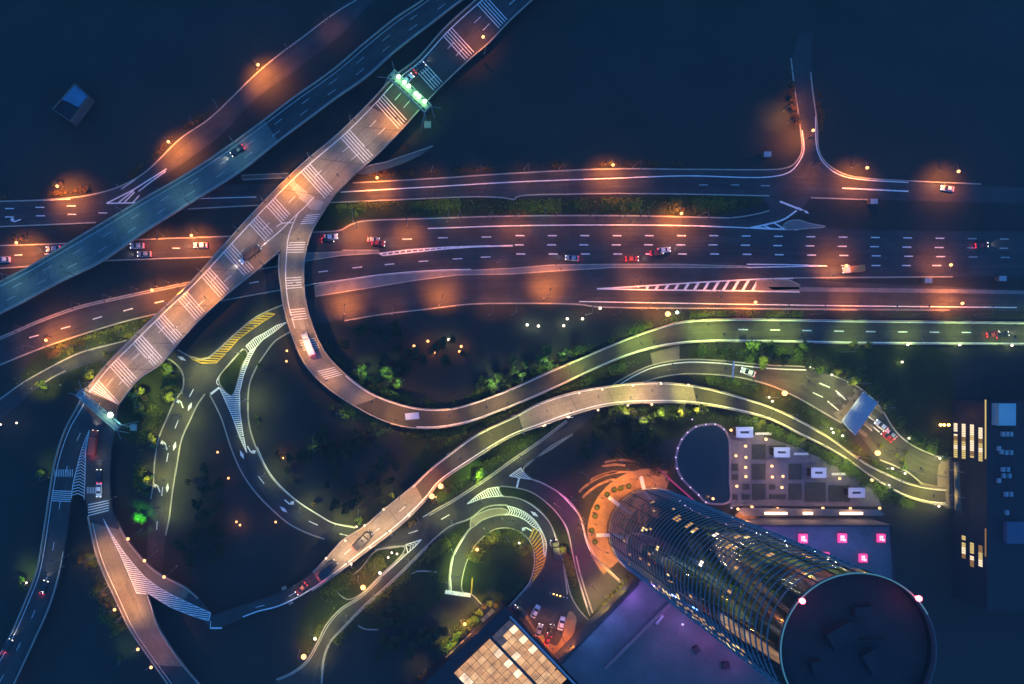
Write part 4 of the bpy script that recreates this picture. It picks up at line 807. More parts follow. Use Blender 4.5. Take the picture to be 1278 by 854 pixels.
# glowing panes on the glass: lit rooms, and lamp reflections put in as glow
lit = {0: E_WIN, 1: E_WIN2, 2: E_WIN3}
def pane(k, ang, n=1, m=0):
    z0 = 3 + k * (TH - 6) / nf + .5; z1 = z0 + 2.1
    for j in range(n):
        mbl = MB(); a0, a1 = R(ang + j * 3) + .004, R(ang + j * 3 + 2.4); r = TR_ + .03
        mbl.add([(r * math.cos(a0), r * math.sin(a0), z0), (r * math.cos(a1), r * math.sin(a1), z0), (r * math.cos(a1), r * math.sin(a1), z1), (r * math.cos(a0), r * math.sin(a0), z1)], [(0, 1, 2, 3)]).build('glowing_window', lit[m], tw)
rr = random.Random(5)
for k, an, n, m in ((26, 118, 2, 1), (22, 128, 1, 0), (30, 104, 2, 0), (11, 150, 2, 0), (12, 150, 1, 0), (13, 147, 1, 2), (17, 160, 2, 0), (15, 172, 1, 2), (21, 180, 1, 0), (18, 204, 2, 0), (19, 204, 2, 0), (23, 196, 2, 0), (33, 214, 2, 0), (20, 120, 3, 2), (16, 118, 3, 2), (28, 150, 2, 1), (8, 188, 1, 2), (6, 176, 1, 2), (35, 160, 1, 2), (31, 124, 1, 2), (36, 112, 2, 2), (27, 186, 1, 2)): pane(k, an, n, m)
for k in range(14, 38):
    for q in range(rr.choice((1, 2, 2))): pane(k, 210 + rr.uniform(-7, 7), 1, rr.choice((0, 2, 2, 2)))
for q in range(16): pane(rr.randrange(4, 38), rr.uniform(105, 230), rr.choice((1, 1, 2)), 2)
rf = MB().prism([(( TR_ - .05) * math.cos(2 * math.pi * i / 72), (TR_ - .05) * math.sin(2 * math.pi * i / 72)) for i in range(72)], TH - 4, TH - 2.6).build('roof', ROOFD, tw)
V = [((TR_ + r) * math.cos(2 * math.pi * i / NS), (TR_ + r) * math.sin(2 * math.pi * i / NS), TH + z) for i in range(NS) for r, z in ((-.12, -1.2), (.15, -.3), (.15, .15), (-.12, .15))]
MB().add(V, F).build('roof_ring', mat('roof ring metal', (.06, .075, .08), .5), tw)
LR = MB(); LR.strip([Vector(((TR_ + .03) * math.cos(R(a_)), (TR_ + .03) * math.sin(R(a_)), TH + .16)) for a_ in range(28, 206, 3)], .26, .14); LR.build('roof_light_strip', glow('blue roof light strip', (.10, .42, .62), .42), tw)
for px, py in ((1003, 752), (1140, 752)):
    p = W(px, py, TH + 1); d = Vector((p.x - TB.x, p.y - TB.y)).normalized() * (TR_ + .1)
    MB().tube((d.x, d.y, TH + .3), (d.x, d.y, TH + .9), .2).ball((d.x, d.y, TH + 1.3), .62, 12, 8).build('beacon', E_RED, tw); point(tw, (d.x * .97, d.y * .97, TH + 2.6), (1, .05, .08), 120)
pl = MB().box((-3, 3, TH - 1.4), (6, 4, 2.2), .5).box((4, -3, TH - 1.7), (3, 5, 1.6), .5).box((-8, -4, TH - 1.8), (2.5, 2.5, 1.4), .2).box((2, 8, TH - 1.8), (4, 2, 1.4), .1); pl.build('rooftop_plant', ROOFD, tw)
MB().strip([Vector((-6 + k, 1.5, TH - 2.58)) for k in range(14)], .5, .6).build('rooftop_duct', ROOFD, tw)
for a0 in (104, 142, 182):
    a0 = R(a0); fb = MB().box((math.cos(a0) * (TR_ + 2.6), math.sin(a0) * (TR_ + 2.6), 4.2), (5.0, 1.3, .3), a0); fb.build('entrance_canopy', WHITE, tw)
    MB().tube((math.cos(a0) * (TR_ + 4.8), math.sin(a0) * (TR_ + 4.8), 0), (math.cos(a0) * (TR_ + 4.8), math.sin(a0) * (TR_ + 4.8), 4.05), .15).build('canopy_post', STEEL, tw)
# round entrance court
def arc(cx, cy, r, a0, a1, n=24): return [(cx + r * math.cos(R(a0 + (a1 - a0) * i / n)), cy - r * math.sin(R(a0 + (a1 - a0) * i / n))) for i in range(n + 1)]
TAN = mat('sandstone paving', (.26, .17, .085), .85, noise=.2, scale=.35, fine=.2)
MB().prism(wxy(arc(812, 664, 79, 70, 222, 40) + arc(812, 664, 40, 222, 70, 30)), .01, .14).build('entrance court', TAN, kind='structure')
lc = [(744, 655, 2200), (752, 622, 3000), (778, 606, 2400), (741, 640, 1800), (758, 690, 2600), (770, 713, 2600), (738, 668, 1800)]
lamp_row([(x, y, P * .9) for x, y, P in lc], 'hooded orange lamp of the round tower court', 'hooded lamps of the tower court', ang=-20, kind='o', col=(1, .36, .015), cone=118)
lamp_row([(766, 596, 2100), (795, 598, 2000), (818, 606, 1800), (735, 602, 800), (777, 578, 800), (832, 600, 900)], 'hooded orange lamp above the curved steps by the tower', 'hooded lamps of the curved steps', ang=-80, kind='o', col=(1, .30, .08), cone=130)
for i, (cx, cy, r, a0, a1) in enumerate(((779, 665, 76, 58, 138), (779, 665, 68, 100, 140), (783, 660, 62, 40, 88), (768, 650, 70, 80, 104), (775, 640, 66, 70, 108), (779, 672, 84, 96, 120))):
    P = arc(cx, cy, r, a0, a1); o = MB().strip([W(*q) + Vector((0, 0, .004)) for q in P], .9, .35).build('bench_wall', TAN)
    o['label'] = 'low curved orange-lit bench wall north of the tower, %s' % ('widest arc', 'short left arc', 'arc nearest the glass', 'short upper arc', 'faint topmost arc', 'thin middle arc')[i]; o['category'] = 'bench wall'; o['group'] = 'curved bench walls'
for i, (x, y) in enumerate(((757, 617), (744.7, 633), (742, 644), (738, 662), (742, 676), (766, 611), (774, 609), (784, 606.5))):
    p = W(x, y); t = thing('planter', 'round dark planter in the orange court, %s' % ('upper left bend', 'left side upper', 'left side middle', 'left side lower', 'lowest of all', 'top left', 'top middle', 'top right')[i], 'planter', (p.x, p.y, .14), 0, 'round planters of the court')
    MB().tube((0, 0, 0), (0, 0, .5), .9, 1.1, 14).build('pot', DARK, t); MB().ball((0, 0, .75), .9, 10, 6, .6).build('shrub', LEAFG, t)
mk = MB().strip(wp([(820, 583), (840, 602), (857, 617), (880, 638)], 0, .01), .5, .5).build('lit_kerb', glow('magenta kerb glow', (1, .05, .35), .35)); mk['label'] = 'thin magenta glowing kerb beside the tower top left of the lawn'; mk['category'] = 'glowing kerb'  # kerb whose magenta light is put in as its own glow
# podium south of the tower
po = thing('podium', 'flat podium roof washed violet and blue below the tower', 'podium building')
pod = [(797, 727), (716, 810), (690, 836), (690, 905), (1000, 905), (1000, 800), (905, 735), (850, 700)]
MB().prism(wxy(pod, 9), 0, 9).build('roof', ROOFP, po)
MB().strip([W(x, y, 9) + Vector((0, 0, .004)) for x, y in ((836, 751), (795, 793), (754, 834))], .45, 1.8).build('screen_wall', PAVE, po)
MB().strip([W(x, y, 9) + Vector((0, 0, .004)) for x, y in ((797, 729), (755, 772), (716, 812), (692, 836))], .5, .7).build('parapet', WALLD, po)
ro = random.Random(3)
for x, y, a in ((822.5, 772, 50),):
    p = W(x, y, 9); MB().box((p.x, p.y, 9.5), (3.6, .9, 1), R(a)).box((p.x - 1, p.y - 1.4, 9.4), (1, 1.2, .8), R(a)).build('bench', ROOFB, po)
for x, y in ((868, 810), (905, 830)):
    p = W(x, y, 9); MB().box((p.x, p.y, 9.6), (ro.uniform(1.8, 3), ro.uniform(1.5, 3), 1.2), R(ro.uniform(0, 90))).build('roof_vent', WALLD, po)
for x, y, P, c in ((792, 747, 2600, (.5, .20, 1)), (765, 775, 1500, (.22, .28, 1)), (740, 800, 900, (.12, .3, 1)), (838, 772, 1900, (.62, .18, .8)), (862, 790, 1700, (.6, .18, .7)), (890, 808, 1900, (.75, .14, .6)), (925, 835, 1500, (.7, .12, .6)), (835, 812, 1000, (.42, .25, .7))):
    p = W(x, y, 15); point(po, p, c, P * (.85 if x < 800 else .34), .8)
small_light(852, 779.5, 150, 'small violet roof light on the podium beside the tower', m=E_PK, col=PU, r=.4, z=9, h=1.5)
# podium north-east, pink skylights
pn_ = thing('podium', 'violet podium roof with glowing pink skylights beside the tower', 'podium building')
MB().prism([tuple(W(x, y, 14))[:2] for x, y in ((942, 655), (1112, 655), (1120, 760), (942, 760))], 0, 14).build('roof', ROOFP, pn_)
MB().strip([W(x, y, 14) + Vector((0, 0, .004)) for x, y in ((943, 656), (1111, 656), (1118, 758))], .5, .8).build('parapet', WALLD, pn_)
SK = [(1003, 672.6, 11), (1052, 672, 11), (1100.5, 672, 10), (1078, 697, 10), (1031.5, 694, 8)]
for i, (x, y, s) in enumerate(SK):
    p = W(x, y, 15); q = s * S * .84
    b = MB().box((p.x, p.y, 14.6), (q, q * 1.15, 1.2)).build('skylight', E_PINK, pn_)
    for dx, dy, w_, h_ in ((-.1, .05, .5, .6), (.18, -.2, .3, .3)): MB().box((p.x + dx * q, p.y + dy * q, 15.25), (w_ * q, h_ * q * 1.1, .08)).build('lit_pane', E_PINKW, b)
    gr = MB()
    for k in (-.17, .17): gr.box((p.x + k * q, p.y, 15.32), (.07, q * 1.15, .06)); 
    gr.box((p.x, p.y, 15.34), (q, .07, .06)); gr.build('glazing_bars', DARK, b)
for x, y, P, c in ((965, 668, 1500, (.5, .18, 1)), (990, 685, 1300, (.45, .2, 1)), (1030, 680, 1300, (.3, .22, 1)), (1065, 682, 1100, (.2, .25, 1)), (1090, 690, 500, (.25, .25, 1))): point(pn_, W(x, y, 21), c, P * .6, .8)
can = MB().prism(wxy([(926, 634), (1098, 636.5), (1104, 642), (1100, 644), (930, 644.5), (922, 640)], 4), 3.6, 4).build('canopy', PAVE, pn_)
bars = [(955, 982.6), (1003, 1014.5), (1049, 1077)]
for x0, x1 in bars:
    a, b = W(x0, 641, 4.6), W(x1, 641, 4.6); MB().strip([a + Vector((0, 0, -.5)), b + Vector((0, 0, -.5))], .8, .5).build('light_bar', glow('warm light bar', (1, .62, .34), 5), pn_)
    point(pn_, (a + b) / 2 + Vector((0, 1.5, 2.2)), (1, .45, .2), 420)
MB().prism(wxy([(921, 640), (944, 645), (942, 662), (912, 650)], 3), 2.6, 3).build('entrance_roof', TAN, pn_); point(pn_, W(930, 648, 7), (1, .35, .12), 900)
# glass-roofed building at the bottom
gb = thing('glass_roof_building', 'building with a bright gridded glass roof at the bottom edge', 'building')
U = Vector((71, 74)) / Vector((71, 74)).length; Q = Vector((-74, 71)) / Vector((71, 74)).length     # photo-plane axes: along the seam, across it
O = Vector((636, 771))
def gp_(u, v, z=10): p = O + U * u + Q * v; return W(p.x, p.y, z)
def gq(u0, u1, v0, v1): return [tuple(gp_(u, v))[:2] for u, v in ((u0, v0), (u1, v0), (u1, v1), (u0, v1))]
MB().prism([tuple(gp_(u, v, 9))[:2] for u, v in ((-14, -5), (150, -5), (150, 175), (-14, 175))], 0, 9).build('wall', WALLD, gb)
def pane_glow(name, c, s0, s1):
    m = glow(name, c, s0); nt = m.node_tree; tc = nt.nodes.new('ShaderNodeTexCoord'); n = nt.nodes.new('ShaderNodeTexNoise'); n.inputs['Scale'].default_value = .32; n.inputs['Detail'].default_value = 3
    mr = nt.nodes.new('ShaderNodeMapRange'); mr.inputs['From Min'].default_value = .32; mr.inputs['From Max'].default_value = .68; mr.inputs['To Min'].default_value = s0; mr.inputs['To Max'].default_value = s1
    nt.links.new(tc.outputs['Object'], n.inputs['Vector']); nt.links.new(n.outputs['Fac'], mr.inputs['Value']); nt.links.new(mr.outputs['Result'], nt.nodes['Principled BSDF'].inputs['Emission Strength']); return m
PG = [pane_glow('lit glass warm', (1, .50, .18), .5, 1.0), pane_glow('lit glass peach', (1, .56, .24), .6, 1.15), pane_glow('lit glass dim', (.8, .44, .24), .15, .32), pane_glow('lit glass hot', (1, .72, .46), .9, 2.0), pane_glow('lit glass grey', (.5, .38, .36), .08, .2)]
rg = random.Random(11)
def block(u0, nu, v0, nv, su, sv, hot, dim):
    for i in range(nu):
        for j in range(nv):
            a, b = u0 + i * su, v0 + j * sv
            k = 3 if (i, j) in hot else (4 if (i, j) in dim else rg.choice((0, 0, 0, 1, 0)))
            mb = MB()                                                # one bay of the roof: a sheet of nine panes between thin bars
            for ii in range(3):
                for jj in range(3): mb.prism(gq(a + .3 + ii * (su - .5) / 3, a + .3 + (ii + 1) * (su - .5) / 3 - .1, b + .3 + jj * (sv - .5) / 3, b + .3 + (jj + 1) * (sv - .5) / 3 - .1), 9.6, 9.7)
            mb.build('roof_bay', PG[k], gb)
block(2, 12, 1.5, 3, 8.6, 10.4, {(1, 0), (3, 0), (5, 0), (4, 2)}, {(0, 0), (0, 1), (0, 2), (1, 2)})
block(2, 10, 36, 6, 8.6, 10.4, {(2, 0), (4, 0), (6, 0), (1, 5), (2, 5)}, {(6, 4)})
MB().strip([gp_(-1, -1.5, 10), gp_(60, -1.5, 10), gp_(120, -1.5, 10)], .7, .8).build('parapet', ROOFB, gb)
MB().strip([gp_(-3, 34.3, 9.4), gp_(120, 34.3, 9.4)], .8, .5).build('gutter', DARK, gb)
for i, (x0, y0, nu, nv, su, sv, k0) in enumerate(((625.5, 757, 4, 3, 6, 6.2, 4), (600, 785, 3, 3, 6.4, 6.4, 0))): pass
def annex(c, nu, nv, su, sv, kinds, lab):
    t = thing('glass_annex', lab, 'glass roof', group='small glass roofs beside the big one'); bs = [MB() for _ in PG]; cc = Vector(c)
    for i in range(nu):
        for j in range(nv):
            a = cc + Q * (i * su) + U * (j * sv); P = [a, a + Q * (su - .6), a + Q * (su - .6) + U * (sv - .6), a + U * (sv - .6)]
            bs[rg.choice(kinds)].prism([tuple(W(p.x, p.y, 5))[:2] for p in P], 4.8, 4.95)
    P = [cc - Q * 1 - U * 1, cc + Q * (nu * su + .6) - U * 1, cc + Q * (nu * su + .6) + U * (nv * sv + .6), cc - Q * 1 + U * (nv * sv + .6)]
    MB().prism([tuple(W(p.x, p.y, 4.7))[:2] for p in P], 0, 4.7).build('wall', WALLD, t)
    for b_, k in zip(bs, PG):
        if b_.V: b_.build('glass_panes', k, t)
annex((614, 760), 4, 2, 5, 8, (2, 4, 4), 'small dim glass roof nearest the loop ramp above the big glass roof')
annex((592, 786), 8, 2, 6.3, 9.4, (2, 0, 2, 4), 'strip of small glass panes along the left side of the big glass roof')
annex((541, 838), 4, 2, 5.6, 9.4, (4,), 'dark small glass roof at the lower left of the big glass roof')
# hotel forecourt walls and pale pavement
def pav(name, pts, m=TAN, z=.13): return MB().prism(wxy(sp(pts, 5)), .01, z).build(name, m, kind='structure')
pav('pavement', [(640, 756), (652, 765), (668, 790), (688, 815), (709, 834), (712, 824), (706, 812), (716, 790), (719, 770), (711, 763), (706, 775), (702, 793), (694, 806), (683, 800), (668, 784), (650, 757)])
pav('pavement', [(716, 800), (736, 782), (738, 786), (719, 803)])
pav('pavement', [(660, 724), (649, 738), (632, 756), (636, 758), (652, 741), (664, 728)], PAVE)
pav('pavement', [(697, 680), (707, 679), (711, 700), (712, 716), (706, 716), (703, 700)], TAN)
gs = MB().prism(wxy([(785, 719), (797, 726), (744, 779), (735, 770)]), .01, .25).build('planting_strip', GRASS); gs['label'] = 'bright yellow-green planted strip beside the violet podium'; gs['category'] = 'planting strip'
for i, (x, y) in enumerate(((778, 735), (757, 757))): street_lamp(x, y, 2600, 'hooded yellow lamp over the planted strip, %s' % ('upper', 'lower')[i], 'planted strip lamps', ang=200, kind='g', col=(1, .75, .12), cone=110)
# bollards with lights
for i in range(6):
    p = W(686 + i * 4.2, 739.5 + i * 1.2); t = thing('bollard', 'short lit bollard across the forecourt entry, %s' % ordinal(i, 6), 'bollard', (p.x, p.y, .05), 0, 'forecourt bollards')
    MB().tube((0, 0, 0), (0, 0, .8), .14).build('post', DARK, t); MB().ball((0, 0, .95), .24, 8, 6).build('light', E_AMB if i in (1, 2, 3) else WHITE, t)
# garden plaza
MB().prism(wxy([(911, 540), (948, 543), (1000, 560), (1040, 580), (1090, 606), (1100, 632), (911, 632)]), .005, .07).build('plaza paving', mat('blue grey paving', (.135, .125, .145), .85, noise=.15, scale=.35, fine=.2), kind='structure')
PLANTBED = mat('plant bed', (.045, .05, .045), .9, noise=.2, scale=.6)
beds = [(938.4, 554.7, 955, 573.5), (938.4, 579, 955, 598.6), (938.4, 604, 955, 623.7), (984, 579, 1000, 598.6), (984, 604, 1000, 623.7), (1004, 602, 1030, 626), (1034, 606, 1060, 626), (960, 556, 980, 566), (913, 579, 921, 587.5), (913, 592, 921, 599), (914, 617, 920, 623.5), (926, 604, 935, 611), (926, 617, 935, 623.5), (960, 617, 980, 623), (960, 605, 967, 611)]
for i, (x0, y0, x1, y1) in enumerate(beds):
    o = MB().prism(wxy([(x0, y0), (x1, y0), (x1, y1), (x0, y1)]), .01, .35).build('plant_bed', PLANTBED); o['label'] = ('square dark plant bed in the garden plaza: column %d from left, %s' % (1 + sum(a[0] < x0 - 3 for a in beds[:0]), 'x'))[:0] or 'dark plant bed in the garden plaza, %s' % ordinal(sorted(range(len(beds)), key=lambda j: (beds[j][0], beds[j][1])).index(i), len(beds)); o['category'] = 'plant bed'; o['group'] = 'plaza plant beds'
for i, (x0, y0, x1, y1) in enumerate(((919, 533, 940, 546.4), (966, 558.4, 986, 571), (1012.5, 583.8, 1031.5, 596.6), (1059, 609, 1079.6, 621.3))):
    c = W((x0 + x1) / 2, (y0 + y1) / 2, 4); lx, ly = (x1 - x0) * S * .986, (y1 - y0) * S * .986
    t = thing('kiosk', 'white flat-roofed kiosk with a dark roof slot, %s' % ordinal(i, 4), 'kiosk', (c.x, c.y, 0), 0, 'white garden kiosks')
    rfm = MB(); s_ = (lx * .52, ly * .22)
    for cx_, cy_, w_, h_ in ((0, (ly + s_[1]) / 4, lx, (ly - s_[1]) / 2), (0, -(ly + s_[1]) / 4, lx, (ly - s_[1]) / 2), ((lx + s_[0]) / 4, 0, (lx - s_[0]) / 2, s_[1]), (-(lx + s_[0]) / 4, 0, (lx - s_[0]) / 2, s_[1])): rfm.box((cx_, cy_, 3.9), (w_ - .004, h_ - .004, .3))
    rfm.build('roof', mat('kiosk roof', (.42, .42, .50), .6), t) if i == 0 else rfm.build('roof', MATS['kiosk roof'], t)
    MB().box((0, 0, 1.86), (lx * .8, ly * .75, 3.7)).build('wall', WALLD, t)
    sv = MB()
    for dx in (-1, 1):
        for dy in (-1, 1): sv.tube((dx * (lx / 2 - .3), dy * (ly / 2 - .3), 0), (dx * (lx / 2 - .3), dy * (ly / 2 - .3), 3.7), .08)
    sv.build('posts', STEEL, t)
    l = point(t, (0, 0, 9), (.75, .75, 1), (620, 520, 420, 260)[i])
for i, (x0, x1, y) in enumerate(((942, 962, 541.3), (990, 1008, 566.5), (1037, 1055, 591.6))):
    a, b = W(x0, y), W(x1, y); t = thing('bench', 'long pale bench right of a white kiosk, %s' % ordinal(i, 3), 'bench', ((a.x + b.x) / 2, a.y, 0), 0, 'long pale benches'); L_ = b.x - a.x
    MB().box((0, 0, .45), (L_, .9, .12)).build('seat', WHITE, t)
    for k in (-.4, 0, .4): MB().box((k * L_, 0, .2), (.15, .8, .38)).build('leg', STEEL, t)
light_row([(930.6, 557, 450), (931, 571, 220), (930.6, 583.4, 450), (931, 595, 350), (918.5, 569, 250), (919.6, 607, 350), (956, 548.4, 700), (963.5, 582, 450), (964, 595.5, 500), (976, 608.5, 420), (977.3, 594.7, 100), (912.5, 537, 350), (890, 622.6, 220), (938.4, 632.8, 220), (921, 635.5, 500), (970.6, 635, 300), (1048, 597.4, 120), (1088.5, 599.5, 120), (1098, 634.4, 120), (1061.4, 634.7, 200), (1027, 634.5, 300)], 'warm lamp in the garden plaza', 'warm lamps of the garden plaza', m=E_OR, col=(1, .5, .25), r=.5, h=2.6)
pond = [(881, 627), (872, 618), (861.6, 608.5), (851, 597.5), (845, 585), (843.5, 571), (846, 559.4), (851, 548.4), (858, 540), (868.6, 532.7), (881, 530), (892.5, 529.6), (903.5, 536), (909, 546), (910.5, 562), (910.5, 600), (910, 626)]
Pp = sp(pond, 5); MB().sheet(wxy(Pp), .09).build('pool water', WATER, kind='structure')
q = [W(x, y) + Vector((0, 0, .01)) for x, y in Pp]; q.append(q[0]); MB().strip(q, .8, .35).build('pool rim', mat('violet grey stone', (.20, .17, .20), .7, noise=.15, scale=.5), kind='structure')
light_row([(881, 627, 130), (872, 618, 130), (861.6, 608.5, 130), (851, 597.5, 130), (845, 585, 130), (843.5, 571, 150), (846, 559.4, 130), (851, 548.4, 130), (858, 540, 130), (868.6, 532.7, 130), (881, 530, 130), (892.5, 529.6, 130), (903.5, 536, 90), (864, 523.6, 40), (913, 634, 40)], 'violet-white bead light on the pool rim', 'bead lights round the pool', m=E_PK, col=(.8, .4, .9), r=.30, h=1.0)
# toll plaza
tp = thing('toll_canopy', 'tilted blue-grey flat canopy over the toll lanes', 'toll canopy')
tc_ = [(1078, 489.4), (1096, 503), (1068, 543.5), (1050.7, 526)]
MB().prism([tuple(W(x, y, 6.6))[:2] for x, y in tc_], 6.0, 6.6).build('roof', mat('canopy sheet metal', (.24, .32, .36), .5, noise=.08, scale=.6), tp)
ca_, cb_ = Vector(((tc_[0][0] + tc_[1][0]) / 2, (tc_[0][1] + tc_[1][1]) / 2)), Vector(((tc_[2][0] + tc_[3][0]) / 2, (tc_[2][1] + tc_[3][1]) / 2))
for f in (.12, .37, .62, .87):
    c = ca_.lerp(cb_, f); p = W(c.x, c.y); ag = R(-38)
    MB().box((p.x, p.y, 3), (.5, .5, 6)).build('column', WALLC, tp)
for f, i in ((.12, 0), (.37, 1), (.62, 2), (.87, 3)):
    c = ca_.lerp(cb_, f); p = W(c.x, c.y); ag = R(-38); t = thing('toll_booth', 'toll booth on its kerbed island under the blue canopy, %s' % ('uppermost', 'second down', 'third down', 'lowest')[i], 'toll booth', (p.x, p.y, .05), ag, 'toll booths')
    MB().box((0, 0, .13), (14, 1.3, .26)).build('island', CONC, t); MB().box((-1.6, 0, 1.5), (2.2, 1.1, 2.4)).build('cabin', WHITE, t); MB().box((-1.6, 0, 2.78), (2.5, 1.4, .14)).build('cabin_roof', ROOFB, t)
    MB().box((3, 0, .8), (.4, .4, 1.1)).build('barrier_box', mat('traffic orange', (.6, .2, .03), .5) if i == 0 else MATS['traffic orange'], t)
pav('pavement', [(1073, 486), (1079, 489), (1070, 503), (1060, 516), (1050, 527), (1043, 520), (1040, 516), (1052, 510), (1060, 500)], CONC, .125)
for x, y, P in ((1066, 500, 1800), (1050, 518, 2200)): street_lamp(x, y, P, 'hooded lamp on the paved edge left of the blue canopy, %s' % ('upper' if y < 510 else 'lower'), 'canopy edge lamps', ang=-30, kind='g', col=(1, .8, .4))
tg = thing('toll_gate', 'yellow-lit gate beam across both roads at the right end', 'toll gate')
MB().prism([tuple(W(x, y, 5.6))[:2] for x, y in ((1191.5, 577), (1197.5, 577), (1200, 637), (1193, 637))], 5.0, 5.6).build('beam', CONC, tg)
for x, y in ((1193, 578), (1194, 606), (1195, 635)): 
    p = W(x, y); MB().box((p.x, p.y, 2.5), (1, 1, 5)).build('column', WALLC, tg)
pav('pavement', [(1174, 575), (1192, 577), (1194, 634), (1175, 630)], CONC, .12); patch('pavement', [(1146, 601), (1176, 608), (1176, 613), (1150, 610)], CONC, .13)
for i, (x, y) in enumerate(((1196, 590), (1197, 622))): street_lamp(x, y, 3200, 'hooded lamp above the toll gate beam, %s' % ('upper', 'lower')[i], 'gate lamps', ang=180, kind='g', col=(1, .78, .25))
# right: slab building whose lit storeys face the motorway
rb = thing('slab_building', 'long dark building at right edge with lit storeys like yellow bars', 'building')
BH = 17.0
def at_wall(py, z): return W(1190, py, 0).x, W(1190, py, 0).y
x0 = W(1189, 0).x; yA, yB = W(0, 500, 0).y, W(0, 745, 0).y; xr = W(1320, 0, 0).x
MB().box(((x0 + xr) / 2, (yA + yB) / 2, BH / 2), (xr - x0, yA - yB, BH)).build('wall', mat('dark slab cladding', (.020, .026, .034), .7, noise=.1, scale=.4), rb)
MB().box(((x0 + xr) / 2, (yA + yB) / 2, BH + .15), (xr - x0 + .6, yA - yB + .6, .3)).build('roof', ROOFD, rb)
rw = random.Random(4)
WB = [glow('storey light cream', (1, .78, .5), 1.3), glow('storey light yellow', (1, .72, .22), .8), glow('storey light dim', (.9, .45, .1), .35)]
def storey(k, y0, y1, kinds):
    z0, z1 = .6 + k * 4.1, .6 + k * 4.1 + (1.9 if k < 4 else .8); n = max(3, int((y1 - y0) / 2.6)); ya, yb = W(0, y0).y, W(0, y1).y
    mbs = [MB() for _ in WB]
    for i in range(n):
        a, b = ya + (yb - ya) * i / n, ya + (yb - ya) * (i + 1) / n; kk = kinds[min(len(kinds) - 1, int(i / n * len(kinds)))]
        if kk is None or rw.random() < .08: continue
        MB().add([(x0 - .03, a, z0), (x0 - .03, b + .12, z0), (x0 - .03, b + .12, z1), (x0 - .03, a, z1)], [(0, 1, 2, 3)]).build('glowing_window', WB[kk], rb)
for k in range(4): storey(k, 528, 571, [0, 0, 0, 2, 1, 0, 1, 1] if k != 2 else [0, 0, 1, 0, 0, 2, 1])
storey(1, 665, 693, [1, 1, 0, 2]); storey(2, 668, 700, [1, 1, 0, 2]); storey(3, 671, 702, [2, 1, 0, 1])
for y0, y1, m_ in ((499, 573, WB[1]), (660, 695, WB[2])):
    ya, yb = W(0, y0, BH).y, W(0, y1, BH).y; MB().box((x0 - .35, (ya + yb) / 2, BH - .35), (.25, ya - yb, .35)).build('eaves_light', m_, rb)
point(rb, (x0 - 3, W(0, 515).y, 9), (1, .3, .15), 120)
pr = W(1257, 517.5, BH + 3.5); MB().box((pr.x, pr.y, BH + 1.9), (6.0, 7.7, 3.4)).build('stair_house', mat('blue sheet roof', (.16, .34, .40), .5), rb); point(rb, (pr.x, pr.y, BH + 12), (.5, .8, 1), 300)
pr = W(1267, 665, BH + 2); MB().box((pr.x, pr.y, BH + 1.3), (6.2, 7.6, 2)).build('stair_house', mat('dark blue roof', (.05, .08, .13), .5), rb)
for x, y in ((1252, 542), (1257, 542), (1262, 542), (1250, 564), (1256, 565), (1262, 565), (1252, 586), (1258, 586), (1253, 594), (1260, 594), (1256, 617), (1262, 617), (1257, 640), (1247, 600), (1247, 560)):
    p = W(x, y, BH + 1); MB().box((p.x, p.y, BH + .8), (1.0, 1.6, 1.0)).tube((p.x, p.y, BH + 1.3), (p.x, p.y, BH + 1.5), .4).build('roof_fan', ROOFB, rb)
for i, x in enumerate((1174, 1178.5, 1184)): small_light(x, 530.5, 120, 'small yellow light left of the lit storeys, %s' % ordinal(i, 3), group='yellow lights by the slab building', m=E_AMB, col=OR, r=.5, h=2.5)
# small building top left
hb2 = thing('small_building', 'small lone building with a faint blue roof at upper left', 'building')
hc = [(94, 105), (111.5, 120), (88, 151.5), (66.4, 136.6)]
P6 = [tuple(W(x, y, 6))[:2] for x, y in hc]
MB().prism(P6, 0, 5.7).build('wall', CONCB, hb2)
MB().sheet(P6, 5.72).build('roof', ROOFD, hb2)
MB().prism([tuple(W(x, y, 6.2))[:2] for x, y in ((93.5, 106.5), (109.5, 120), (98, 134), (86, 128), (77, 124))], 5.74, 6.2).build('roof_lit_half', mat('blue lit roof', (.06, .17, .26), .6, noise=.25, scale=.3), hb2)  # blue lit half of the roof, put in as a coloured slab
pr = [W(x, y, 6) for x, y in hc]; MB().strip(pr + [pr[0]], .28, .5).build('parapet', CONC, hb2)
MB().prism([tuple(W(x, y, 3))[:2] for x, y in ((112, 121), (115.5, 123), (93, 154), (89, 152.5))], 0, 3).build('lean_to', CONCB, hb2)
for i, (x, y, a) in enumerate(((959, 192, 0), (1253, 347.5, 0), (1160, 350, 0), (1092, 251, 0))):
    p = W(x, y, 3); t = thing('roadside_cabinet', 'tiny pale cabinet in the dark: %s' % ('above the topmost carriageway', 'below the far right lanes', 'on the right median kerb', 'below the upper right road')[i], 'cabinet', (p.x, p.y, 0), R(a)); MB().box((0, 0, 1.2), (2.4, 1.6, 2.4)).build('body', CONCD, t); MB().box((0, 0, 2.47), (2.7, 1.9, .12)).build('roof', ROOFB, t)
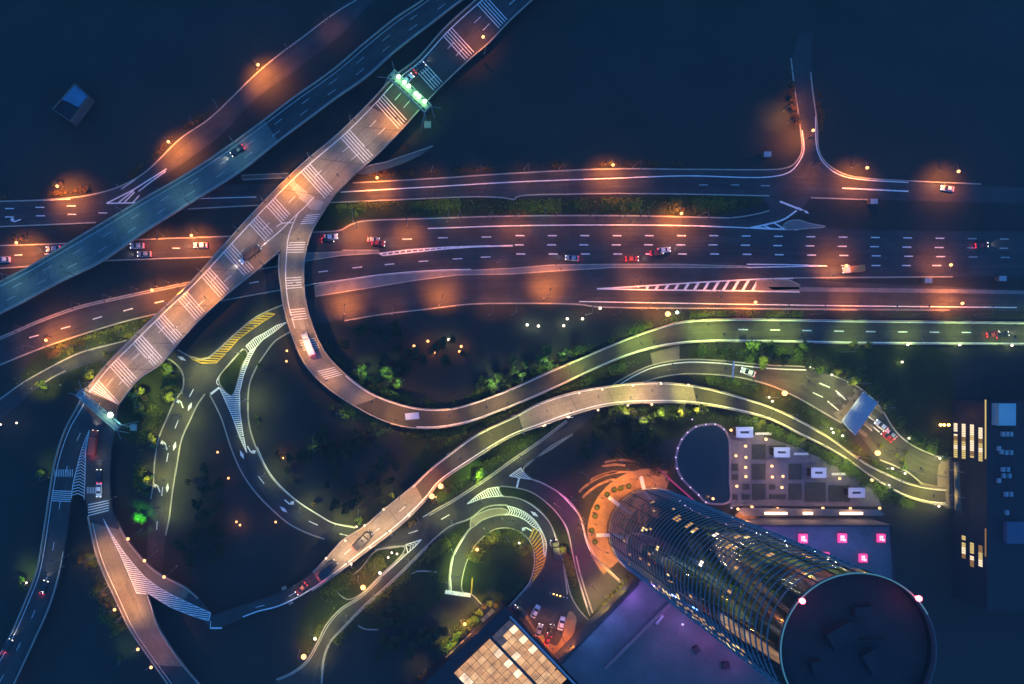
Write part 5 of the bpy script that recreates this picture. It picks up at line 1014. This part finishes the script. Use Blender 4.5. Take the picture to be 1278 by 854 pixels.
# ================================================================== VEHICLES
def loft(secs, mb=None):
    """secs: list of (x, [(y, z), ...]) rings of equal length, closed round the car's axis"""
    mb = mb or MB(); n = len(secs[0][1]); V = [(x, y, z) for x, ring_ in secs for y, z in ring_]; F = []
    for i in range(len(secs) - 1):
        for j in range(n): F.append((i * n + j, i * n + (j + 1) % n, (i + 1) * n + (j + 1) % n, (i + 1) * n + j))
    F.append(tuple(range(n - 1, -1, -1))); F.append(tuple((len(secs) - 1) * n + j for j in range(n)))
    return mb.add(V, F)
def ringc(w_, z0, z1, r=.16): h = w_ / 2; return [(-h, z0), (h, z0), (h, z1 - r), (h - r, z1), (-h + r, z1), (-h, z1 - r)]
def car_meshes(key, paint):
    body = loft([(-2.25, ringc(1.5, .35, .72)), (-2.15, ringc(1.72, .28, .92)), (-1.3, ringc(1.82, .25, 1.0)), (.9, ringc(1.82, .25, .96)), (1.8, ringc(1.78, .25, .84)), (2.15, ringc(1.66, .28, .72)), (2.28, ringc(1.4, .35, .6))]).mesh('body', paint)
    gl_ = loft([(-1.75, ringc(1.45, .9, 1.0, .03)), (-1.2, ringc(1.46, .9, 1.38, .12)), (.3, ringc(1.46, .9, 1.40, .12)), (1.05, ringc(1.5, .85, .96, .03))]).mesh('windows', CGLASS)
    roof = loft([(-1.15, ringc(1.22, 1.37, 1.405, .01)), (-1.0, ringc(1.3, 1.37, 1.44, .04)), (.1, ringc(1.3, 1.38, 1.46, .04)), (.25, ringc(1.22, 1.38, 1.415, .01))]).mesh('roof', paint)
    return body, gl_, roof
WHEEL = MB().tube((0, -.11, 0), (0, .11, 0), .33, .33, 14).mesh('wheel', RUB)
HL = MB().box((0, 0, 0), (.22, .42, .2)).mesh('headlight', E_HEAD); TLm = MB().box((0, 0, 0), (.16, .48, .2)).mesh('tail_light', E_TAIL)
HLo = MB().box((0, 0, 0), (.22, .42, .2)).mesh('headlight', WHITE); TLo = MB().box((0, 0, 0), (.16, .48, .2)).mesh('tail_light', mat('unlit red lens', (.3, .02, .02), .3))
CP = {k: car_meshes(k, mat('car paint ' + k, c, .3, metal=.1)) for k, c in dict(white=(.62, .64, .68), silver=(.32, .34, .37), black=(.02, .02, .025), red=(.32, .03, .03), blue=(.05, .10, .25)).items()}
def car(px, py, heading, colour, label, z=.06, lights=True, group='cars on the roads', beam=260, s=1.12):
    p = W(px, py, z + 1); t = thing('car', label, 'car', (p.x, p.y, z), R(heading), group); s *= .92; t.scale = (s, s, s); b, g, r = CP[colour]
    inst('body', b, t); inst('windows', g, t); inst('roof', r, t)
    for x in (-1.4, 1.42):
        for y in (-.84, .84): inst('wheel', WHEEL, t, (x, y, .33))
    for y in (-.6, .6):
        inst('headlight', HL if lights else HLo, t, (2.18, y, .62)); inst('tail_light', TLm if lights else TLo, t, (-2.2, y, .74))
    if lights and beam:
        spot(t, (2.6, 0, .8), (1, .9, .8), beam, 70, .8, .1, (1, 0, -.12)); point(t, (-2.9, 0, .8), (1, .04, .06), beam * .08, .1)
    return t
def truck(px, py, heading, cab, box, label, z=.06, L_=8.0, beam=300, group='lorries on the roads'):
    p = W(px, py, z + 2); t = thing('lorry', label, 'lorry', (p.x, p.y, z), R(heading), group)
    loft([(L_ / 2 - 2, ringc(2.3, .5, 2.5, .2)), (L_ / 2 - .5, ringc(2.3, .5, 2.5, .25)), (L_ / 2, ringc(2.1, .5, 1.5, .2))]).build('cab', cab, t)
    loft([(L_ / 2 - .62, ringc(2.0, 1.5, 2.3, .1)), (L_ / 2 - .02, ringc(2.0, 1.4, 1.52, .02))]).build('windscreen', CGLASS, t)
    MB().box((-1.1, 0, 1.95), (L_ - 2.4, 2.4, 2.5)).build('cargo_box', box, t); MB().box((-.2, 0, .62), (L_ - 1, 1.1, .24)).build('chassis', DARK, t)
    for x in (-L_ / 2 + 1.2, -L_ / 2 + 2.4, L_ / 2 - 1.3):
        for y in (-1.05, 1.05): inst('wheel', WHEEL, t, (x, y, .45), scl=(1.36, 1.4, 1.36))
    for y in (-.85, .85): inst('headlight', HL, t, (L_ / 2 - .02, y, .85)); inst('tail_light', TLm, t, (-L_ / 2 + .1, y, .85))
    spot(t, (L_ / 2 + .4, 0, 1), (1, .9, .8), beam, 70, .8, .1, (1, 0, -.12)); point(t, (-L_ / 2 - .6, 0, .9), (1, .04, .06), beam * .1, .1)
    return t
# headings: plan angle the vehicle faces, 0 = right, 90 = up the picture
car(296, 188, 213, 'black', 'dark car with bright headlights on the blue-lit bridge', DZ, s=1.25, beam=600)
car(307, 322, 218, 'white', 'white car with glaring headlights low on the broad overpass', DZ, s=1.2, beam=500); truck(314, 315.5, 38, MATS['dark metal'], MATS['dark metal'], 'dark lorry beside the glaring white car on the broad overpass', DZ, 7)
car(508, 99, 40, 'white', 'white car passing under the green gantry', DZ, s=1.3); car(524, 84, 40, 'black', 'dark car with red tail lights just beyond the green gantry', DZ, beam=200)
truck(384.5, 430, 112, MATS['white painted panel'], mat('pale blue cargo body', (.30, .38, .62), .5), 'pale blue and white lorry coming up the curved slip ramp', DZ, 8.5)
truck(518, 519, 5, MATS['white painted panel'], MATS['pale blue cargo body'], 'white lorry at the bottom of the curved slip ramp', 4.3, 7.5)
for i, (x, y, h, c, s) in enumerate(((413, 295.5, 5, 'white', 1.2), (409, 299.5, 3, 'black', 1.1), (472, 303.5, -6, 'red', 1.2), (466, 299, -4, 'silver', 1.1))): car(x, y, h, c, 'car below the orange-lit bend right of the overpass, %s' % ('white, upper one of the left pair', 'dark, lower one of the left pair', 'red, right pair', 'silver, right pair')[i], s=s)
for x, y, h, c, lab in ((66, 310.5, 183, 'silver', 'silver car with bright lights left of the blue bridge, middle road'), (4, 324, 181, 'white', 'white car leaving the picture at the left edge'), (171, 306.7, 181, 'white', 'white car just right of the blue bridge, upper lane'), (180, 317, 181, 'silver', 'silver car just right of the blue bridge, lower lane'), (250, 306, 180, 'white', 'white car with glaring headlights left of the broad overpass')): car(x, y, h, c, lab, s=1.25, beam=420)
for x, y, h, c, lab in ((714, 322, 176, 'silver', 'silver car in the lowest middle lane, right of centre'), (789, 323, 2, 'red', 'red car with red tail lights in the lowest middle lane'), (829, 312, 6, 'white', 'white car changing lanes right of centre'), (820, 315, 8, 'red', 'red car beside the lane-changing white car'), (1226, 306, 6, 'red', 'lone red car on the far right of the wide carriageway'), (1183, 235, 172, 'white', 'white car with bright headlights on the upper right road'), (1240, 417, 10, 'red', 'red car at the far right of the green-lit road'), (1252, 418, 12, 'black', 'dark car ahead of the red car on the green-lit road')): car(x, y, h, c, lab, s=1.15)
truck(1066, 336, 186, MATS['white painted panel'], mat('orange tarpaulin', (.45, .22, .08), .7), 'orange-lit lorry on the lowest lane at right', .06, 7)
truck(116, 553, 84, mat('red lorry paint', (.42, .05, .03), .4), MATS['red lorry paint'], 'long red lorry beside the hatched triangle of the forking overpass', DZ, 9, 800); MATS['red lorry paint'].node_tree.nodes['Principled BSDF']
car(123, 594.5, 90, 'black', 'dark car with red tail lights on the forking overpass, upper', DZ, s=1.15); car(123, 612, 268, 'white', 'white car crossing the stripes on the forking overpass', DZ, s=1.2)
car(54.4, 733.5, 72, 'black', 'dark car with red tail lights on the left arm near the bottom', DZ, s=1.2); car(9, 806, 62, 'black', 'dark car with red tail lights at the lower left edge', DZ, s=1.2)
truck(452, 675, 45, MATS['dark metal'], MATS['dark metal'], 'dark lorry on the pale stretch of the lower overpass', DZ, 8, 700); truck(409, 712, 45, MATS['dark metal'], MATS['dark metal'], 'dark lorry at the lower end of the pale stretch', DZ, 8, 700)
car(376, 735, 225, 'red', 'red car on the dark lower end of the overpass', DZ, s=1.2)
car(934, 464.5, 160, 'white', 'white car just past the height bar', s=1.3, beam=200); car(1100.5, 531.5, 142, 'white', 'white car leaving the blue toll canopy', s=1.25); car(1108, 545, 140, 'red', 'red car queueing behind the white one at the toll', s=1.15); car(1113, 542, 140, 'silver', 'silver car in the outer toll lane', s=1.1, beam=150)
car(668.5, 763.5, 62, 'white', 'white parked car at an angle in the forecourt', .06, False, 'cars of the forecourt', s=1.22); car(701, 778.5, 76, 'white', 'white parked car nose up by the forecourt kerb', .06, False, 'cars of the forecourt', s=1.22)
car(673, 787, 72, 'silver', 'silver car with its lights on between the parked cars', .06, True, 'cars of the forecourt', 120, 1.15); car(688, 787.5, 78, 'black', 'dark car with red lights in the forecourt middle', .06, True, 'cars of the forecourt', 80, 1.1); car(684, 798, 75, 'red', 'red car lowest in the forecourt', .06, True, 'cars of the forecourt', 60, 1.05)
car(639, 762, 40, 'red', 'red car at the left corner of the forecourt', .06, True, 'cars of the forecourt', 60); car(650, 770, 42, 'black', 'black car beside the corner of the glass roof', .06, False, 'cars of the forecourt')
truck(694, 687, 100, MATS['dark metal'], MATS['dark metal'], 'dark van waiting beside the loop ramp', .06, 7, 150)

# ================================================================== TREES
def leaf_crown(seed, n, rx, rz, leaf, m, name='crown'):
    rg_ = random.Random(seed); mb = MB(); cl = [(rg_.uniform(-.62, .62) * rx, rg_.uniform(-.62, .62) * rx, rg_.uniform(-.45, .55) * rz, rg_.uniform(.28, .55) * rx) for _ in range(9)]
    V = []; F = []
    for i in range(n):
        cx, cy, cz, cr_ = rg_.choice(cl); d = Vector((rg_.gauss(0, 1), rg_.gauss(0, 1), rg_.gauss(0, 1))).normalized() * (cr_ * rg_.uniform(.55, 1.05)); c = Vector((cx, cy, cz)) + d
        nrm = (d.normalized() + Vector((rg_.uniform(-.7, .7), rg_.uniform(-.7, .7), rg_.uniform(-.2, .9)))).normalized(); u = nrm.orthogonal().normalized(); v = nrm.cross(u); an = rg_.uniform(0, 6.28); u, v = u * math.cos(an) + v * math.sin(an), v * math.cos(an) - u * math.sin(an)
        s = leaf * rg_.uniform(.6, 1.3); k = len(V); V += [c - u * s, c - v * s * .55, c + u * s, c + v * s * .55]; F.append((k, k + 1, k + 2, k + 3))
    return mb.add(V, F).mesh(name, m)
def trunk_mesh(seed, h):
    rg_ = random.Random(seed); mb = MB().tube((0, 0, 0), (.08, .05, h * .6), .2, .13, 8).tube((.08, .05, h * .6), (0, 0, h), .13, .05, 6)
    for k in range(5):
        a = rg_.uniform(0, 6.28); z = h * rg_.uniform(.45, .75); mb.tube((.06, .04, z), (math.cos(a) * 1.3, math.sin(a) * 1.3, z + rg_.uniform(.6, 1.3)), .08, .03, 5)
    return mb.mesh('trunk', BARK)
TRK = [trunk_mesh(s, 4.2) for s in range(3)]
CRN = {k: [leaf_crown(s * 7 + j, 620, 2.1, 1.7, .34, m) for s in range(5)] for j, (k, m) in enumerate(dict(g=LEAFG, y=LEAFY, o=LEAFO, d=LEAFD).items())}
rt = random.Random(21)
def tree(px, py, lab, group, k='g', s=1.0):
    p = W(px, py, 4.2 * s); t = thing('tree', lab, 'tree', (p.x, p.y, 0), rt.uniform(0, 6.28), group); t.scale = (s, s, s * rt.uniform(.85, 1.15))
    inst('trunk', rt.choice(TRK), t); inst('crown', rt.choice(CRN[k]), t, (0, 0, 4.4)); return t
def tree_row(pts, phrase, group, k='g', lights=(), col=GY, s=1.0):
    o = sorted(pts, key=lambda p: p[0]); n = len(o)
    for i, p in enumerate(o): tree(p[0], p[1], ('%s, %s' % (phrase, ordinal(i, n))) if n > 1 else phrase, group, p[3] if len(p) > 3 else k, (p[2] if len(p) > 2 else rt.uniform(.75, 1.15)) * s)
    for i, (x, y, P) in enumerate(sorted(lights)):  # unseen lamps, added only to light the foliage
        street_lamp(x, y, P, 'added hooded lamp lighting trees: %s%s' % (group, '' if len(lights) == 1 else ', ' + ordinal(i, len(lights))), 'added tree lamps', ang=rt.uniform(0, 360), kind='g', col=col, cone=84)
tree_row([(445, 465, .9), (452, 459, .8), (458, 472, 1), (468, 475), (476, 466), (487, 472), (479, 459, .8), (497, 479, 1.1), (490, 493), (478, 492), (465, 484)], 'tree inside the ramp loop above its curve', 'trees in the ramp loop', lights=[(450, 462, 1100), (480, 466, 900), (497, 478, 700)], col=(.55, .9, .25))
tree_row([(602, 474), (612, 481), (622, 471), (631, 479), (641, 462), (650, 471), (656, 455), (665, 463), (676, 449), (682, 439), (690, 456), (700, 445), (615, 489), (633, 487), (651, 481), (668, 474), (598, 484), (708, 438), (640, 450), (722, 436)], 'dark tree above the green-lit ramp, right of the loop', 'trees above the green ramp', lights=[(620, 480, 1100), (652, 468, 900), (682, 452, 900), (706, 440, 600)], col=(.6, .85, .4))
tree_row([(783, 511, 1, 'y'), (788, 516, 1, 'y'), (800, 515), (810, 522, .9), (820, 517), (829, 511), (836, 521), (852, 512, 1.2, 'y'), (873, 511, 1.2, 'y'), (803, 530), (812, 539), (799, 537), (808, 549, .8), (765, 512), (775, 509), (845, 519, .9)], 'garden tree below the pale stretch of the lower overpass', 'trees below the pale stretch', lights=[(786, 514, 1100), (804, 524, 1100), (830, 514, 1200), (853, 513, 900), (874, 512, 900)], col=(.95, .85, .25))
tree_row([(934, 431, .9), (947, 431, 1), (962, 432, .9), (1002, 431, .8), (1008, 432, 1), (940, 441), (953, 449, 1, 'y'), (963, 446), (972, 453, 1.1, 'y'), (980, 447), (1067, 430, .8, 'y'), (1082, 431, .7, 'y'), (950, 456, .9, 'y')], 'lit tree between the green road and the toll road', 'trees between the green and toll roads', lights=[(936, 432, 900), (949, 433, 1200), (1007, 431, 1200), (960, 449, 1200), (1068, 430, 700)], col=(.65, .95, .2))
tree_row([(1022, 462), (1032, 463), (1046, 464, .9, 'y'), (1056, 469, 1, 'y'), (1062, 476, 1, 'y'), (1071, 474), (1079, 478), (1086, 487), (1109, 510, 1), (1142, 546, .9), (1180, 570, .9), (1010, 457, .8), (1045, 459, .7, 'o'), (1150, 550, .7)], 'lit shrubby tree hugging the outer kerb of the toll road', 'trees of the outer toll kerb', lights=[(1058, 472, 1400), (1080, 480, 1000), (1110, 511, 900), (1030, 463, 600), (1180, 571, 900)], col=(.8, .9, .25), s=.85)
tree_row([(139, 446, 1, 'y'), (133, 441, .6, 'y'), (111, 469, 1.1, 'y'), (54, 482, .9, 'g'), (49, 479, .6, 'y')], 'yellow-lit tree left of the broad overpass', 'trees left of the broad overpass', lights=[(139, 445, 1600), (112, 468, 1100), (54, 481, 1100)], col=(1, .9, .15))
tree_row([(212, 497, 1.1, 'y'), (205, 456), (211, 461), (208, 470, .8), (214, 476, .8), (206, 480, .8), (173, 488, 1, 'y'), (165, 493), (171, 501, .9), (176, 509, .8, 'y'), (181, 496, .7, 'o'), (160, 487), (166, 482, .7, 'y'), (178, 515, .7), (170, 512, .7)], 'tree in the garden under the overpass edge and the curved kerb', 'trees between overpass and junction', lights=[(172, 489, 1500), (208, 460, 1400), (212, 496, 1400), (176, 507, 900)], col=(.85, .95, .2), s=.95)
tree_row([(137, 548, .9, 'y'), (134, 555, .9, 'y'), (190, 545, .9, 'y'), (190, 553, 1, 'y'), (182, 600, 1, 'y'), (181, 607, .9), (187, 596, .6), (170, 600, .5, 'y'), (182, 617, .7), (136.5, 636, .8, 'y')], 'small yellow-green tree beside the lower left roads', 'small trees of the lower left roads', lights=[(136, 551, 900), (190, 549, 1100), (182, 602, 1500), (137, 636, 900)], col=(1, .95, .15), s=.9)
tree_row([(172, 645, 1.1), (178, 649, .9), (166, 648, .7)], 'vivid green tree right of the forking overpass', 'vivid green trees', lights=[(173, 646, 2200)], col=(.15, 1, .12))
tree_row([(50, 592, .9, 'y'), (46, 593, .7), (28, 723, .8), (28, 732, 1), (149, 824, .6)], 'small green tree at the dark left margin', 'small trees of the left margin', lights=[(50, 592, 600), (28, 728, 1400), (149, 824, 500)], col=(.5, 1, .2), s=.9)
tree_row([(102, 699), (108, 707), (120, 732, .7), (128, 742), (132, 756, 1), (125, 750), (130, 762, .8), (100, 694, .6)], 'brown-lit shrub left of the forking overpass', 'brown shrubs', k='o', lights=[(130, 757, 900), (104, 701, 500), (124, 740, 300)], col=(1, .6, .15), s=.8)
tree_row([(598, 594, 1), (604, 589, 1), (594, 600, .8), (612, 582, .6), (672, 528, .7, 'y'), (677, 533, .6, 'y')], 'bright green tree between the two parallel roads', 'trees between the parallel roads', lights=[(600, 592, 2400), (674, 530, 800)], col=(.6, 1, .12))
tree_row([(488.6, 619, .7, 'y'), (448, 651, .9), (511, 654, .7, 'o'), (517, 652, .6, 'o'), (391, 629, .7, 'o'), (540, 628, .7, 'o'), (560, 612, .6, 'o'), (478, 627, .5)], 'small tree tucked against the lower overpass', 'small trees against the lower overpass', lights=[(488, 619, 700), (514, 655, 900), (448, 651, 700), (545, 622, 700)], col=(1, .8, .15), s=.85)
tree_row([(614, 673, .9, 'y'), (608, 667, .6), (655, 683, .8, 'o'), (630, 668, .6), (622, 664, .5), (703, 686, .8, 'y'), (706, 693, .7, 'o'), (704, 700, .6, 'y'), (539, 715, .7), (545, 722, .6), (534, 700, .6)], 'shrub by the loop ramp', 'shrubs of the loop ramp', lights=[(614, 672, 900), (654, 683, 500), (705, 690, 1200), (632, 670, 500)], col=(.95, .85, .2), s=.85)
pts = []
for k in range(18):
    f = k / 17; pts.append((556 + 34 * f + rt.uniform(-3, 3), 812 - 36 * f + rt.uniform(-4, 3), rt.uniform(.5, .75), 'y' if k % 3 else 'g'))
tree_row(pts, 'low planting beside the strip of glass panes', 'low planting beside the glass panes', lights=[(562, 806, 1500), (575, 793, 1900), (587, 782, 1500)], col=(.95, .85, .1), s=.9)
tree_row([(598, 766, .8, 'y'), (604, 757, .7, 'o'), (611, 754, .8, 'y'), (617, 756, .6, 'o'), (622, 757, .5, 'y'), (596, 774, .6, 'g'), (530, 838, .6, 'o'), (524, 846, .6, 'o'), (560, 824, .5, 'g')], 'small shrub round the little glass roofs', 'shrubs round the little glass roofs', lights=[(603, 762, 1600), (616, 757, 1200), (528, 838, 500)], col=(1, .6, .1), s=.9)
tree_row([(942, 523, .7), (947, 528, .8, 'y'), (953, 526, .6, 'y'), (1002, 551, .8, 'y'), (1004, 556, .5, 'y'), (1012, 559, .5, 'y'), (1056, 576, .7), (1062, 578, .5), (1109, 611, .9), (1114, 616, .6), (1125, 621, .5), (920, 514, .6)], 'small tree under the outer kerb above the garden plaza', 'small trees above the garden plaza', lights=[(947, 526, 1200), (1003, 552, 800), (1060, 577, 700), (1110, 612, 900)], col=(.9, .95, .2), s=.85)
tree_row([(1119, 568, .5, 'y'), (1126, 574, .6, 'y'), (1129, 583, 1), (1131, 565, .5, 'y'), (1125, 578, .5), (1047, 538, .5, 'y'), (1052, 536, .5, 'y'), (1100, 556, .5, 'y')], 'tiny tree on the islands beyond the blue canopy', 'tiny trees of the toll islands', lights=[(1128, 580, 1200), (1050, 537, 700)], col=(1, .85, .2), s=.8)
tree_row([(426, 514, .7), (430, 520, .8), (414, 508, .7), (478, 538, .6), (395, 500, .5), (387, 560, .7), (393, 548, .7), (365, 600, .5), (485, 572, .5), (320, 520, .5), (322, 528, .5), (323, 455, .6), (534, 558, .6)], 'dim tree on the dark lawn below the curved ramp', 'dim trees of the dark lawn', lights=[(428, 518, 350), (390, 554, 160), (478, 538, 250)], col=(.6, .85, .3), s=.9)
# shrubs in the motorway verge and along the side road
tree_row([(989, 125, .7, 'o'), (990, 134, .8, 'o'), (993, 145, .8, 'o'), (996, 153, .6, 'o'), (1022, 130, .6, 'o'), (1024, 118, .5, 'o')], 'orange-lit roadside shrub on the narrow side road', 'side road shrubs', k='o', lights=[(992, 140, 1800)], col=(1, .45, .12), s=.8)
tree_row([(762, 203, .6, 'y'), (768, 206, .5, 'o'), (846, 262, .6, 'y'), (853, 261, .7, 'o'), (67, 230, .5, 'y'), (76, 229, .5, 'o'), (445, 268, .7, 'y'), (787, 257, .6), (20, 298, .6, 'o'), (28, 298, .5, 'o'), (60, 422, .6, 'o'), (75, 437, .6, 'o'), (82, 432, .7, 'o'), (90, 435, .6, 'y')], 'roadside shrub near a highway lamp', 'roadside shrubs', lights=[(80, 435, 900)], col=(1, .6, .2), s=.75)

# unlit trees in the dark ground between the roads
def free(px, py, r=2.6):
    p = W(px, py)
    return all((int((p.x + dx) // 1.1), int((p.y + dy) // 1.1)) not in GRD for dx in (-r, 0, r) for dy in (-r, 0, r))
def dark_trees(cx, cy, rx, ry, n, phrase, group):
    out = []; q = 0
    while len(out) < n and q < 900:
        q += 1; a = rt.uniform(0, 6.28); k = math.sqrt(rt.random()); x, y = cx + rx * k * math.cos(a), cy + ry * k * math.sin(a)
        if free(x, y) and math.sin(x * .08) + math.cos(y * .09 + x * .03) > -.5 and all((x - o[0]) ** 2 + (y - o[1]) ** 2 > 60 for o in out): out.append((x, y, rt.uniform(.7, 1.35), 'd'))
    tree_row(out, phrase, group)
dark_trees(420, 585, 80, 55, 34, 'unlit dark tree inside the lower left ramp loop', 'unlit trees of the lower left loop')
dark_trees(500, 440, 90, 34, 22, 'unlit dark tree on the lawn inside the curved slip ramp', 'unlit trees inside the slip ramp')
dark_trees(255, 650, 36, 70, 20, 'unlit dark tree between forking overpass and the dark loop', 'unlit trees beside the forking overpass')
dark_trees(500, 790, 60, 40, 20, 'unlit dark tree in the dark ground left of the glass roof', 'unlit trees left of the glass roof')
dark_trees(770, 545, 60, 28, 18, 'unlit dark tree between the tower steps and the pale overpass', 'unlit trees above the tower steps')
# ================================================================== low scrub: nobody could count these leaves
rs = random.Random(77)
def scrub(strips, per, m, leaf=.30, hmax=1.3):
    V = []; F = []
    for pts_, wd in strips:
        P = cr([(*q, 0) for q in pts_], 6)
        for a, b in zip(P, P[1:]):
            ln_ = (b - a).length; k_ = rs.random()
            dens = max(0.05, math.sin(a.x * .21 + a.y * .13) + math.sin(a.x * .057 - a.y * .09) + .35)
            d = (b - a).normalized() if ln_ else Vector((1, 0, 0)); nq = Vector((-d.y, d.x, 0))
            for i in range(int(per * .6 * ln_ * wd / 100 * dens)):
                q = a.lerp(b, rs.random()) + nq * (rs.gauss(0, .28) * wd); p = W(q.x, q.y); 
                if (int(p.x // 1.1), int(p.y // 1.1)) in GRD: continue
                z = abs(rs.gauss(0, .5)) * hmax + .1; n_ = Vector((rs.gauss(0, .6), rs.gauss(0, .6), 1)).normalized(); u = n_.orthogonal().normalized(); v = n_.cross(u); s = leaf * rs.uniform(.6, 1.5); c = Vector((p.x, p.y, z)); k = len(V)
                V += [c - u * s, c - v * s * .6, c + u * s, c + v * s * .6]; F.append((k, k + 1, k + 2, k + 3))
    return obj('low scrub', V, F, m, kind='stuff')
scrub([([(400, 433), (425, 466), (455, 486), (495, 500), (530, 507), (570, 505), (610, 492), (650, 477), (700, 455), (740, 437), (780, 422), (815, 407), (860, 396), (930, 393), (1000, 394)], 16),
       ([(420, 505), (450, 520), (490, 538), (540, 543), (590, 535), (640, 515), (700, 490), (760, 465), (800, 450)], 10),
       ([(540, 560), (570, 548), (610, 525), (645, 508), (700, 486), (760, 473)], 9), ([(545, 625), (580, 600), (620, 575), (660, 550), (700, 530)], 11),
       ([(740, 513), (790, 512), (850, 511), (900, 516), (950, 530), (1000, 552), (1050, 580), (1100, 612), (1140, 630)], 14),
       ([(880, 474), (930, 480), (980, 498), (1020, 522), (1060, 552), (1100, 583), (1135, 600)], 8),
       ([(870, 440), (930, 443), (1000, 447), (1040, 458), (1075, 473), (1100, 497), (1120, 527), (1145, 550), (1180, 562)], 18)], 330, LEAFG)
scrub([([(20, 485), (60, 462), (110, 440), (160, 425), (195, 405)], 12), ([(70, 430), (120, 416), (190, 397)], 9), ([(205, 455), (212, 475), (205, 492), (188, 525), (177, 560), (175, 600), (172, 640)], 14),
       ([(302, 443), (292, 458), (288, 474), (290, 486)], 4), ([(415, 800), (440, 770), (470, 745), (510, 715), (545, 685), (575, 665)], 14), ([(400, 745), (440, 716), (480, 700)], 16),
       ([(385, 815), (405, 775), (430, 745)], 9), ([(590, 700), (600, 680), (625, 668), (645, 672), (658, 690)], 14), ([(596, 770), (570, 790), (548, 815)], 12), ([(395, 252), (470, 255), (560, 255), (650, 258), (750, 255), (850, 256), (930, 255)], 14),
       ([(700, 686), (708, 700), (716, 730)], 10), ([(790, 720), (765, 748), (742, 772)], 10), ([(115, 690), (120, 725), (130, 755), (150, 790)], 18)], 330, LEAFY)
scrub([([(340, 95), (300, 118), (255, 145), (220, 168), (190, 198), (160, 222)], 8), ([(0, 248), (60, 243), (110, 238)], 7), ([(985, 80), (989, 110), (994, 140), (997, 170)], 9), ([(1020, 110), (1023, 140), (1026, 175)], 6),
       ([(450, 220), (550, 214), (650, 209), (765, 204), (850, 205)], 6), ([(60, 445), (85, 436), (130, 420)], 8), ([(760, 560), (800, 575), (840, 590)], 20)], 200, LEAFO)
# ================================================================== veil haze, one closed box round everything, added to lift the blacks to blue
hz = MB().box((60, 20, 152), (1000, 800, 308)).build('haze', HZM, kind='stuff')
